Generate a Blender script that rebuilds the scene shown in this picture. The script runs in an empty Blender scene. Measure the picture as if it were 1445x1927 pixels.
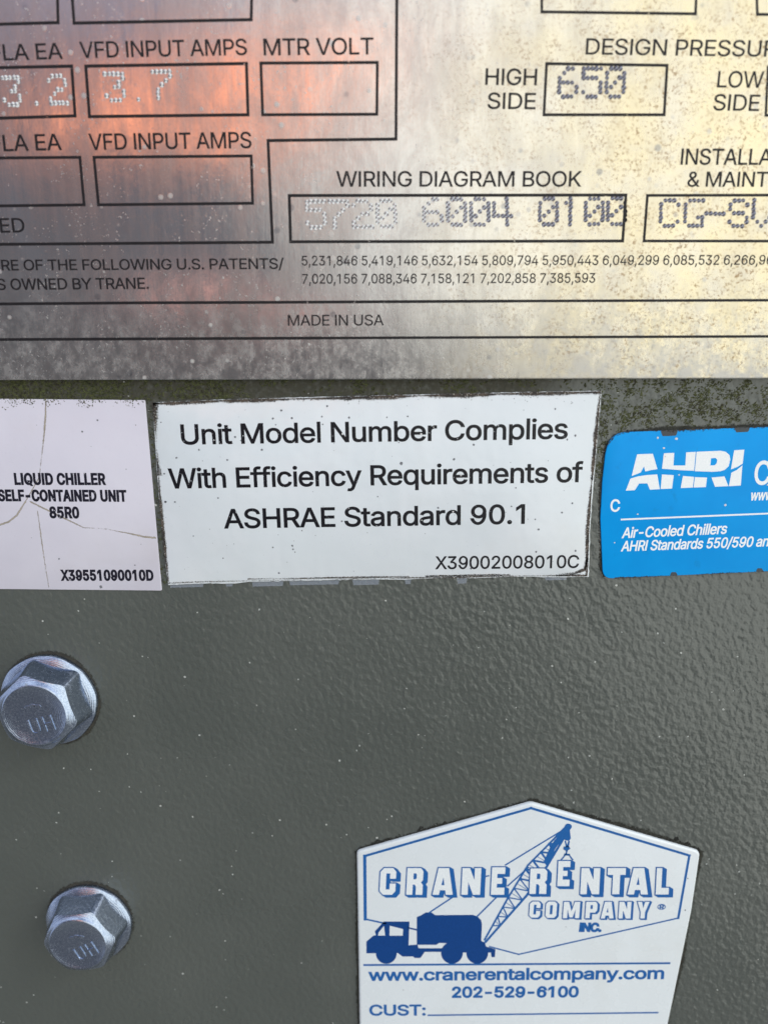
import bpy, bmesh, math, random
from mathutils import Vector, Matrix, noise
from mathutils.geometry import delaunay_2d_cdt
random.seed(7)
S = bpy.context.scene
COL = S.collection

# ------------------------------------------------------------------ camera
# The steel panel is the plane y = 0, x to the right, z up; the lens hangs
# D metres in front of it and is tipped a little downwards.
D = 0.153
FPX, CX, CY = 1390.0, 722.5, 963.5          # focal length and centre, in photo pixels
n = Vector(((735 - CX) / FPX, (661 - CY) / FPX, 1.0)).normalized()   # panel normal seen by the lens
up = Vector((0, -1, 0)); up = (up - n * up.dot(n)).normalized()
rt = n.cross(up) * -1
if rt.x < 0: rt = -rt
def ray(px, py):
    v = Vector(((px - CX) / FPX, (py - CY) / FPX, 1.0))
    return Vector((v.dot(rt), v.dot(n), v.dot(up)))
def P(px, py, h=0.0):
    """measured position on the panel (x, z) of a point seen at a photo pixel, h above the panel"""
    r = ray(px, py); t = (D - h) / r.y
    return (r.x * t, r.z * t)
cam = bpy.data.cameras.new('camera')
cam.sensor_fit = 'VERTICAL'; cam.sensor_height = 36.0; cam.sensor_width = 27.0
cam.lens = FPX / 1927 * 36
cam.clip_start = 0.005; cam.clip_end = 100
camo = bpy.data.objects.new('camera', cam); COL.objects.link(camo)
fx, fy, fz = Vector((rt.x, n.x, up.x)), Vector((rt.y, n.y, up.y)), Vector((rt.z, n.z, up.z))
m = Matrix((fx, -fy, -fz)).transposed().to_4x4()
m.translation = Vector((0, -D, 0))
camo.matrix_world = m
cam.dof.use_dof = True
cam.dof.focus_distance = 0.160
cam.dof.aperture_fstop = 10.5
S.camera = camo

# ------------------------------------------------------------------ sky and surroundings
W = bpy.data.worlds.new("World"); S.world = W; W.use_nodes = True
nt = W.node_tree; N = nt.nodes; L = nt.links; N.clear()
SUN_EL, SUN_AZ = math.radians(48), math.radians(62)
def nd(t, **k):
    x = N.new(t)
    for a, b in k.items(): setattr(x, a, b)
    return x
def mth(op, a, b=None, c=None, clamp=False):
    x = nd('ShaderNodeMath', operation=op, use_clamp=clamp)
    for i, v in enumerate((a, b, c)):
        if v is None: continue
        if isinstance(v, (int, float)): x.inputs[i].default_value = v
        else: L.new(v, x.inputs[i])
    return x.outputs[0]
def sstep(v, a, b):
    x = nd('ShaderNodeMapRange', interpolation_type='SMOOTHSTEP')
    L.new(v, x.inputs[0]); x.inputs[1].default_value = a; x.inputs[2].default_value = b
    return x.outputs[0]
def mixc(f, a, b):
    x = nd('ShaderNodeMix', data_type='RGBA')
    L.new(f, x.inputs[0])
    for i, v in ((6, a), (7, b)):
        if isinstance(v, tuple): x.inputs[i].default_value = (*v, 1)
        else: L.new(v, x.inputs[i])
    return x.outputs[2]
tc = nd('ShaderNodeTexCoord'); sx = nd('ShaderNodeSeparateXYZ'); L.new(tc.outputs['Generated'], sx.inputs[0])
dx, dy, dz = sx.outputs
fr = mth('MAXIMUM', mth('MULTIPLY', dy, -1.0), 0.02)
u = mth('DIVIDE', dx, fr); w = mth('DIVIDE', dz, fr)
def blob(u0, w0, ru, rw, tilt=0.0, inner=0.25):
    a = mth('SUBTRACT', u, u0); b = mth('SUBTRACT', w, w0)
    b = mth('SUBTRACT', b, mth('MULTIPLY', a, tilt))
    r = mth('SQRT', mth('ADD', mth('POWER', mth('ABSOLUTE', mth('DIVIDE', a, ru)), 2.0), mth('POWER', mth('ABSOLUTE', mth('DIVIDE', b, rw)), 2.0)))
    return sstep(r, 1.0, inner)
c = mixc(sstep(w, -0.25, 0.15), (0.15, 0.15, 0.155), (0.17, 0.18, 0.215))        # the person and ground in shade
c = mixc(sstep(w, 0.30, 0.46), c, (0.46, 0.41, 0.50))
c = mixc(sstep(u, -0.8, -1.9), c, (0.62, 0.68, 0.82))  # cool brightness added on the left as unseen fill light
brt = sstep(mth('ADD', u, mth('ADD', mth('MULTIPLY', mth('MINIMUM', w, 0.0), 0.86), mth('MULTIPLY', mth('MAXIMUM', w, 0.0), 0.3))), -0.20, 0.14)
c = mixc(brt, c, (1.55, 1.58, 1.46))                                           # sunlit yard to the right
c = mixc(blob(-0.23, 0.305, 0.33, 0.095, 0.24, 0.35), c, (2.05, 0.76, 0.42))           # warm patch painted in for the hand reflected in the plate
c = mixc(blob(-0.20, -0.06, 0.20, 0.035), c, (1.5, 0.78, 0.66))  # lower pink patch, painted in for the same reflection
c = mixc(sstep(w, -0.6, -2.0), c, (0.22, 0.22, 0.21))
sky = nd('ShaderNodeTexSky', sky_type='NISHITA', sun_disc=False)
sky.sun_elevation = SUN_EL; sky.sun_rotation = SUN_AZ
bg1 = nd('ShaderNodeBackground'); L.new(sky.outputs[0], bg1.inputs[0]); bg1.inputs[1].default_value = 0.15
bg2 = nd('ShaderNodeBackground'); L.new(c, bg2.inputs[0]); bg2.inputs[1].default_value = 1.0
cn = nd('ShaderNodeTexNoise'); L.new(tc.outputs['Generated'], cn.inputs['Vector'])           # broken cloud added over the blue to whiten its light
cn.inputs['Scale'].default_value = 3.2; cn.inputs['Detail'].default_value = 5; cn.inputs['Roughness'].default_value = 0.55
bg3 = nd('ShaderNodeBackground'); bg3.inputs[0].default_value = (1.22, 1.30, 1.45, 1); bg3.inputs[1].default_value = 1.0
mx0 = nd('ShaderNodeMixShader'); L.new(mth('MULTIPLY', sstep(cn.outputs[0], 0.32, 0.56), 0.85), mx0.inputs[0])
L.new(bg1.outputs[0], mx0.inputs[1]); L.new(bg3.outputs[0], mx0.inputs[2])
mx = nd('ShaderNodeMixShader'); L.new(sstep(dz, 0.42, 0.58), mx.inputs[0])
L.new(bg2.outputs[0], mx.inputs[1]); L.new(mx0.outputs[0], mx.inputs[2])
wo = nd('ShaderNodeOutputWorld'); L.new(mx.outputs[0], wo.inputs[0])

sun = bpy.data.lights.new('sun', 'SUN'); sun.energy = 0.7; sun.angle = math.radians(14); sun.color = (1.0, 0.97, 0.92)
suno = bpy.data.objects.new('sun', sun); COL.objects.link(suno)
sd = Vector((0.80, -0.36, 0.62))                                               # towards the sun
suno.rotation_euler = sd.to_track_quat('Z', 'Y').to_euler(); suno.location = sd.normalized() * 2
S.view_settings.view_transform = 'Standard'; S.view_settings.look = 'None'
S.view_settings.gamma = 1.0; S.view_settings.use_curve_mapping = False
S.view_settings.exposure = 0.22

# ------------------------------------------------------------------ materials
class Mat:
    def __init__(self, name):
        self.m = bpy.data.materials.new(name); self.m.use_nodes = True
        self.nt = self.m.node_tree; self.N = self.nt.nodes; self.L = self.nt.links
        self.b = self.N['Principled BSDF']; self.obj = None
    def node(self, t, **k):
        x = self.N.new(t)
        for a, v in k.items(): setattr(x, a, v)
        return x
    def put(self, sock, v):
        if isinstance(v, (int, float)): sock.default_value = v
        elif isinstance(v, tuple): sock.default_value = (*v, 1) if len(sock.default_value) == 4 else v
        else: self.L.new(v, sock)
    def set(self, **k):
        for a, v in k.items(): self.put(self.b.inputs[a.replace('_', ' ')], v)
        return self
    def coord(self, scale=(1, 1, 1), rot=(0, 0, 0)):
        if self.obj is None: self.obj = self.node('ShaderNodeTexCoord').outputs['Object']
        mp = self.node('ShaderNodeMapping'); self.L.new(self.obj, mp.inputs[0])
        mp.inputs['Scale'].default_value = scale; mp.inputs['Rotation'].default_value = rot
        return mp.outputs[0]
    def noise(self, scale, detail=3, rough=0.55, dist=0.0, stretch=(1, 1, 1), rot=(0, 0, 0)):
        x = self.node('ShaderNodeTexNoise'); self.L.new(self.coord(stretch, rot), x.inputs['Vector'])
        x.inputs['Scale'].default_value = scale; x.inputs['Detail'].default_value = detail
        x.inputs['Roughness'].default_value = rough; x.inputs['Distortion'].default_value = dist
        return x.outputs[0]
    def voro(self, scale, feature='F1', rand=1.0, stretch=(1, 1, 1)):
        x = self.node('ShaderNodeTexVoronoi', feature=feature); self.L.new(self.coord(stretch), x.inputs['Vector'])
        x.inputs['Scale'].default_value = scale; x.inputs['Randomness'].default_value = rand
        return x.outputs
    def step(self, v, a, b, lo=0.0, hi=1.0):
        x = self.node('ShaderNodeMapRange', interpolation_type='SMOOTHSTEP'); self.put(x.inputs[0], v)
        for i, q in enumerate((a, b, lo, hi)): x.inputs[i + 1].default_value = q
        return x.outputs[0]
    def math(self, op, a, b=None, clamp=False):
        x = self.node('ShaderNodeMath', operation=op, use_clamp=clamp); self.put(x.inputs[0], a)
        if b is not None: self.put(x.inputs[1], b)
        return x.outputs[0]
    def mix(self, f, a, b):
        x = self.node('ShaderNodeMix', data_type='RGBA'); self.put(x.inputs[0], f)
        self.put(x.inputs[6], a); self.put(x.inputs[7], b); return x.outputs[2]
    def mixf(self, f, a, b):
        x = self.node('ShaderNodeMix', data_type='FLOAT'); self.put(x.inputs[0], f)
        self.put(x.inputs[2], a); self.put(x.inputs[3], b); return x.outputs[0]
    def xyz(self):
        s = self.node('ShaderNodeSeparateXYZ'); self.L.new(self.coord(), s.inputs[0]); return s.outputs
    def bump(self, h, dist, strength=1.0, prev=None):
        x = self.node('ShaderNodeBump'); self.put(x.inputs['Height'], h)
        x.inputs['Distance'].default_value = dist; x.inputs['Strength'].default_value = strength
        if prev is not None: self.L.new(prev, x.inputs['Normal'])
        return x.outputs[0]
    def attr(self, name):
        x = self.node('ShaderNodeAttribute'); x.attribute_name = name; return x.outputs['Fac']

def simple(name, col, rough=0.5, **k):
    a = Mat(name); a.set(Base_Color=col, Roughness=rough, **k); return a

def panel_material():
    a = Mat('grey green orange peel paint')
    big = a.noise(28, 3); fine = a.noise(6000, 2)
    col = a.mix(a.step(big, 0.3, 0.7), (0.079, 0.089, 0.082), (0.091, 0.101, 0.093))
    col = a.mix(a.step(fine, 0.35, 0.7, 0, 0.35), col, (0.063, 0.069, 0.060))
    x, y, z = a.xyz()
    # green algae film under the plate, the plate's shadow darkened into its colour
    band = a.math('MULTIPLY', a.step(z, PLATE_Z - 0.0155, PLATE_Z - 0.006), a.step(a.noise(420, 5, 0.65, 0.6), 0.40, 0.58))
    band2 = a.math('MULTIPLY', a.step(z, PLATE_Z - 0.0055, PLATE_Z - 0.0040), a.step(a.noise(900, 4, 0.6), 0.25, 0.55, 0.55, 0.95))
    lefty = a.step(x, 0.045, 0.025)
    film = a.math('MAXIMUM', a.math('MULTIPLY', band, a.mixf(lefty, 0.22, 0.6)), a.math('MULTIPLY', band2, lefty))
    col = a.mix(film, col, a.mix(a.noise(700, 3), (0.018, 0.019, 0.009), (0.052, 0.048, 0.032)))
    # pale specks of dust
    vo = a.voro(420); vs = a.voro(420)
    spk = a.math('MULTIPLY', a.math('LESS_THAN', vo[0], a.step(a.noise(1100, 1), 0.30, 0.70, 0.02, 0.13)), a.step(a.noise(230, 2), 0.52, 0.56))
    col = a.mix(spk, col, (0.42, 0.44, 0.42))
    a.set(Base_Color=col, Roughness=a.mixf(film, a.step(big, 0.3, 0.7, 0.24, 0.32), 0.9))
    h = a.math('ADD', a.noise(860, 0.7, 0.4, 0.25, (1, 1, 0.8), (0, math.radians(35), 0)), a.math('MULTIPLY', a.noise(2000, 0.5, 0.5), 0.2))
    nn = a.bump(h, 0.00023, 1.0)
    nn = a.bump(a.noise(90, 2), 0.0004, 0.6, nn)
    a.set(Normal=nn, IOR=1.58, Specular_IOR_Level=0.5)
    return a.m

def plate_material():
    a = Mat('brushed tarnished aluminium')
    x, y, z = a.xyz()                          # local: origin at the middle of the bottom edge
    streak = a.noise(3800, 3, 0.6, 0, (1, 1, 0.035))
    streak2 = a.noise(700, 3, 0.6, 0, (1, 1, 0.03))
    met = a.mix(streak, (0.46, 0.445, 0.45), (0.60, 0.58, 0.58))
    rightness = a.step(a.math('ADD', x, a.math('MULTIPLY', a.noise(45, 2), 0.03)), 0.010, 0.075)
    low = a.step(z, 0.030, 0.0)                # more corrosion towards the bottom edge
    pat = a.noise(95, 6, 0.72, 0.4, (1, 1, 0.5))
    met = a.mix(a.step(pat, 0.36, 0.66, 0, 0.6), met, (0.34, 0.33, 0.335))
    # yellowed lacquer on the right
    met = a.mix(a.math('MULTIPLY', rightness, a.step(a.noise(120, 4, 0.6), 0.25, 0.7, 0.45, 0.95)), met, (0.63, 0.55, 0.38))
    # brown speckle
    sp = a.step(a.noise(1800, 4, 0.75), 0.50, 0.66)
    spm = a.math('MULTIPLY', sp, a.math('MULTIPLY', a.step(a.noise(170, 3, 0.6), 0.32, 0.60), a.mixf(rightness, 0.10, 0.80)))
    met = a.mix(spm, met, (0.30, 0.19, 0.09))
    dk = a.math('MAXIMUM', a.math('MULTIPLY', a.step(a.voro(190)[0], 0.16, 0.08), a.step(a.noise(90, 2), 0.5, 0.6)), a.math('MULTIPLY', a.math('MULTIPLY', a.step(a.noise(1000, 5, 0.78), 0.50, 0.68), a.step(z, 0.026, 0.004)), a.mixf(rightness, 0.1, 1.0)))
    met = a.mix(a.math('MULTIPLY', dk, 0.55), met, (0.18, 0.19, 0.22))
    # whitish oxide: round spots and a crust along the bottom
    v1 = a.step(a.voro(330)[0], 0.22, 0.08); v2 = a.step(a.noise(1500, 3, 0.65), 0.60, 0.70)
    g1 = a.step(a.noise(75, 3), 0.50, 0.60); g2 = a.step(a.noise(130, 3), 0.46, 0.58)
    ox = a.math('MAXIMUM', a.math('MULTIPLY', v1, g1), a.math('MULTIPLY', v2, g2))
    ox = a.math('MULTIPLY', ox, a.mixf(low, 0.42, 0.75))
    cr = a.math('MULTIPLY', a.step(a.noise(520, 6, 0.8, 0.2, (1, 1, 0.7)), 0.38, 0.76), a.step(z, 0.028, 0.0))
    cr = a.math('MAXIMUM', cr, a.math('MULTIPLY', a.math('MULTIPLY', a.step(a.noise(300, 5, 0.7), 0.40, 0.60), a.step(z, 0.0075, 0.001)), rightness))
    ox = a.math('MAXIMUM', ox, a.math('MULTIPLY', cr, a.mixf(rightness, 0.42, 0.75)))
    a.set(Base_Color=a.mix(ox, met, (0.58, 0.58, 0.56)))
    a.set(Metallic=a.mixf(ox, 0.96, 0.15))
    rg = a.math('ADD', a.step(streak2, 0.3, 0.7, 0.11, 0.16), a.math('ADD', a.math('MULTIPLY', rightness, 0.08), a.step(pat, 0.36, 0.66, 0, 0.10)))
    a.set(Roughness=a.mixf(a.math('MAXIMUM', ox, spm), rg, 0.65))
    nn = a.bump(streak, 0.00002, 0.22)
    nn = a.bump(ox, 0.00004, 0.5, nn)
    nn = a.bump(a.noise(150, 4, 0.6, 0, (1, 1, 0.6)), 0.00022, 0.3, nn)
    a.set(Normal=nn)
    return a.m

def vinyl(name, col, col2, rough=0.22, wav=0.00006):
    a = Mat(name)
    c_ = a.mix(a.step(a.noise(60, 4), 0.35, 0.7), col, col2)
    c_ = a.mix(a.step(a.noise(2500, 3, 0.6), 0.62, 0.75, 0, 0.25), c_, tuple(v * 0.72 for v in col))
    c_ = a.mix(a.step(a.noise(38, 5, 0.65), 0.50, 0.78, 0, 0.30), c_, (col[0] * .86, col[1] * .82, col[2] * .74))
    a.set(Base_Color=c_, Roughness=a.step(a.noise(200, 3), 0.3, 0.7, rough, rough + 0.12), IOR=1.48)
    a.set(Normal=a.bump(a.noise(140, 2), wav * 4, 0.5))
    return a.m

def ink(name, col, rough=0.35, wear=0.0):
    a = Mat(name)
    a.set(Base_Color=a.mix(a.step(a.noise(3000, 3, 0.6), 0.4, 0.75, 0, 0.5), col, tuple(min(1, v * 1.4 + 0.003) for v in col)), Roughness=rough)
    a.b.inputs['Specular IOR Level'].default_value = 0.3
    if wear: a.set(Alpha=a.step(a.noise(1300, 4, 0.75), 0.72 - wear, 0.67 - wear))
    return a

def grime_material(name, c1, c2, c3, scale=1500, soft=0.10):
    a = Mat(name)
    e = a.attr('edge')
    nz = a.noise(scale, 4, 0.7)
    al = a.step(a.math('ADD', e, a.math('MULTIPLY', a.math('SUBTRACT', nz, 0.5), 1.3)), 0.5 - soft, 0.5 + soft)
    cc = a.mix(a.step(a.noise(420, 3), 0.35, 0.65), c1, c2)
    cc = a.mix(a.step(a.noise(2600, 2), 0.60, 0.70), cc, c3)
    a.set(Base_Color=cc, Roughness=0.85, Alpha=al)
    return a.m

def bolt_material():
    a = Mat('zinc plated steel')
    st = a.noise(2500, 3, 0.65, 0.3)
    cc = a.mix(a.step(st, 0.3, 0.7), (0.28, 0.34, 0.47), (0.44, 0.51, 0.64))
    dirt = a.step(a.noise(520, 5, 0.7), 0.58, 0.76)
    cc = a.mix(a.math('MULTIPLY', dirt, 0.6), cc, (0.10, 0.095, 0.085))
    a.set(Base_Color=cc, Metallic=a.mixf(dirt, 1.0, 0.55), Roughness=a.mixf(dirt, a.step(st, 0.3, 0.7, 0.17, 0.28), 0.55))
    wv = a.node('ShaderNodeTexWave', wave_type='RINGS', rings_direction='Y'); a.L.new(a.coord(), wv.inputs['Vector'])
    wv.inputs['Scale'].default_value = 900; wv.inputs['Distortion'].default_value = 5; wv.inputs['Detail Scale'].default_value = 0.6
    a.set(Normal=a.bump(wv.outputs['Fac'], 0.00004, 0.30, a.bump(a.noise(2200, 3, 0.6), 0.00004, 0.25)))
    return a.m

# ------------------------------------------------------------------ 2-D shape helpers (all in panel x, z)
def area(p): return 0.5 * sum(p[i - 1][0] * p[i][1] - p[i][0] * p[i - 1][1] for i in range(len(p)))
def ccw(p): return list(p) if area(p) > 0 else list(p)[::-1]
def inside(q, p):
    r = False
    for i in range(len(p)):
        a, b = p[i - 1], p[i]
        if (a[1] > q[1]) != (b[1] > q[1]) and q[0] < (b[0] - a[0]) * (q[1] - a[1]) / (b[1] - a[1]) + a[0]: r = not r
    return r
def orient(loops):
    out = []
    for i, l in enumerate(loops):
        k = sum(inside(l[0], o) for j, o in enumerate(loops) if j != i)
        l = ccw(l); out.append(l if k % 2 == 0 else l[::-1])
    return out
def grow(p, d, lim=2.2):
    """move a loop outwards by d (outer loops ccw, holes cw)"""
    q = []
    k = len(p)
    for i in range(k):
        a, b, e = Vector(p[i - 1]), Vector(p[i]), Vector(p[(i + 1) % k])
        t1, t2 = (b - a), (e - b)
        if t1.length < 1e-12 or t2.length < 1e-12: q.append(tuple(b)); continue
        t1.normalize(); t2.normalize()
        n1, n2 = Vector((t1.y, -t1.x)), Vector((t2.y, -t2.x))
        s = n1 + n2
        if s.length < 1e-6: q.append(tuple(b + n1 * d)); continue
        s.normalize(); f = min(1 / max(s.dot(n1), 0.05), lim)
        q.append(tuple(b + s * d * f))
    return q
def resample(p, step):
    o = []
    for i in range(len(p)):
        a, b = Vector(p[i]), Vector(p[(i + 1) % len(p)])
        k = max(1, int((b - a).length / step))
        o += [tuple(a.lerp(b, j / k)) for j in range(k)]
    return o
def rounded(p, rs, seg=7):
    """round the corners of a loop with a radius per corner"""
    o = []
    for i in range(len(p)):
        r = rs[i] if isinstance(rs, (list, tuple)) else rs
        a, b, e = Vector(p[i - 1]), Vector(p[i]), Vector(p[(i + 1) % len(p)])
        if r <= 0: o.append(tuple(b)); continue
        u1, u2 = (a - b).normalized(), (e - b).normalized()
        ang = u1.angle(u2); t = r / math.tan(ang / 2)
        s1, s2 = b + u1 * t, b + u2 * t
        for j in range(seg + 1):
            f = j / seg
            o.append(tuple((1 - f) ** 2 * s1 + 2 * f * (1 - f) * b + f * f * s2))
    return o

ORG = {}                                     # world position of every object's own origin
class MB:
    """collects shapes given in panel coordinates and height h; build() links them as ONE mesh object"""
    def __init__(self): self.v = []; self.f = []; self.at = {}; self.mi = []
    def add(self, pts, h, k=None):
        i = len(self.v); self.v += [(p[0], -(h if not isinstance(h, list) else h[j]), p[1]) for j, p in enumerate(pts)]
        return list(range(i, i + len(pts)))
    def fill(self, loops, h):
        """fill loops (outer ccw, holes cw; they may overlap) by winding number"""
        sc = 1000.0
        vs, es = [], []
        for l in loops:
            i = len(vs); k = len(l)
            vs += [Vector((p[0] * sc, p[1] * sc)) for p in l]; es += [(i + j, i + (j + 1) % k) for j in range(k)]
        ov, _, of, _, _, _ = delaunay_2d_cdt(vs, es, [], 0, 1e-6)
        segs = [(vs[a].x, vs[a].y, vs[b].x, vs[b].y) for a, b in es]
        ids = self.add([(v.x / sc, v.y / sc) for v in ov], h)
        for t in of:
            a, b, c_ = (ov[i] for i in t)
            ar = (b.x - a.x) * (c_.y - a.y) - (b.y - a.y) * (c_.x - a.x)
            if abs(ar) < 1e-9: continue
            X, Y = (a.x + b.x + c_.x) / 3, (a.y + b.y + c_.y) / 3; wn = 0
            for x0, y0, x1, y1 in segs:
                if (y0 > Y) != (y1 > Y):
                    if X < (x1 - x0) * (Y - y0) / (y1 - y0) + x0: wn += 1 if y1 > y0 else -1
            if wn != 0: self.f.append(tuple(ids[i] for i in (t if ar > 0 else t[::-1])))
    def slab(self, loop, h0, h1, bev=0.0, seg=3, cap=True):
        """a sheet with a rounded upper edge"""
        loop = ccw(loop); rings = [(loop, h0), (loop, h1 - bev)]
        for j in range(1, seg + 1):
            if bev <= 0: break
            a = math.pi / 2 * j / seg
            rings.append((grow(loop, -bev * (1 - math.cos(a))), h1 - bev + bev * math.sin(a)))
        prev = None
        for p, h in rings:
            ids = self.add(p, h)
            if prev:
                k = len(ids)
                for i in range(k): self.f.append((prev[i], prev[(i + 1) % k], ids[(i + 1) % k], ids[i]))
            prev = ids
        if cap: self.fill([rings[-1][0]], rings[-1][1])
        return rings[-1][0]
    def line(self, pts, wd, h, closed=False):
        """a drawn line of width wd with mitred corners"""
        k = len(pts)
        for i in range(k if closed else k - 1):
            a, b = Vector(pts[i]), Vector(pts[(i + 1) % k])
            t = (b - a).normalized(); nn = Vector((-t.y, t.x)) * wd / 2
            e = t * wd / 2
            ids = self.add([tuple(a - nn - e), tuple(b - nn + e), tuple(b + nn + e), tuple(a + nn - e)], h + 2e-6 * (i % 2))
            self.f.append(tuple(ids))
    def disc(self, c_, r, h, seg=20):
        self.fill([[(c_[0] + r * math.cos(2 * math.pi * i / seg), c_[1] + r * math.sin(2 * math.pi * i / seg)) for i in range(seg)]], h)
    def build(self, name, mat, parent=None, origin=None, smooth=None, weld=True):
        o3 = Vector(origin) if origin else (ORG[parent.name] if parent else Vector((0, 0, 0)))
        me = bpy.data.meshes.new(name)
        me.from_pydata([tuple(Vector(v) - o3) for v in self.v], [], self.f)
        for k, vals in self.at.items():
            a = me.attributes.new(k, 'FLOAT', 'POINT'); a.data.foreach_set('value', vals)
        if weld and not self.at:
            bm = bmesh.new(); bm.from_mesh(me); bmesh.ops.remove_doubles(bm, verts=bm.verts, dist=1e-7); bm.to_mesh(me); bm.free()
        if smooth is not None:
            me.polygons.foreach_set('use_smooth', [True] * len(me.polygons)); me.set_sharp_from_angle(angle=math.radians(smooth))
        me.materials.append(mat.m if isinstance(mat, Mat) else mat); me.update()
        o = bpy.data.objects.new(name, me); COL.objects.link(o); ORG[o.name] = o3
        if parent:
            o.parent = parent
        else:
            o.location = o3
        return o
def tag(o, label=None, cat=None, group=None, kind=None):
    for k, v in (('label', label), ('category', cat), ('group', group), ('kind', kind)):
        if v: o[k] = v
    return o
def empty(name, loc):
    o = bpy.data.objects.new(name, None); COL.objects.link(o); o.empty_display_size = 0.005
    o.location = loc; ORG[o.name] = Vector(loc); return o

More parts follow.
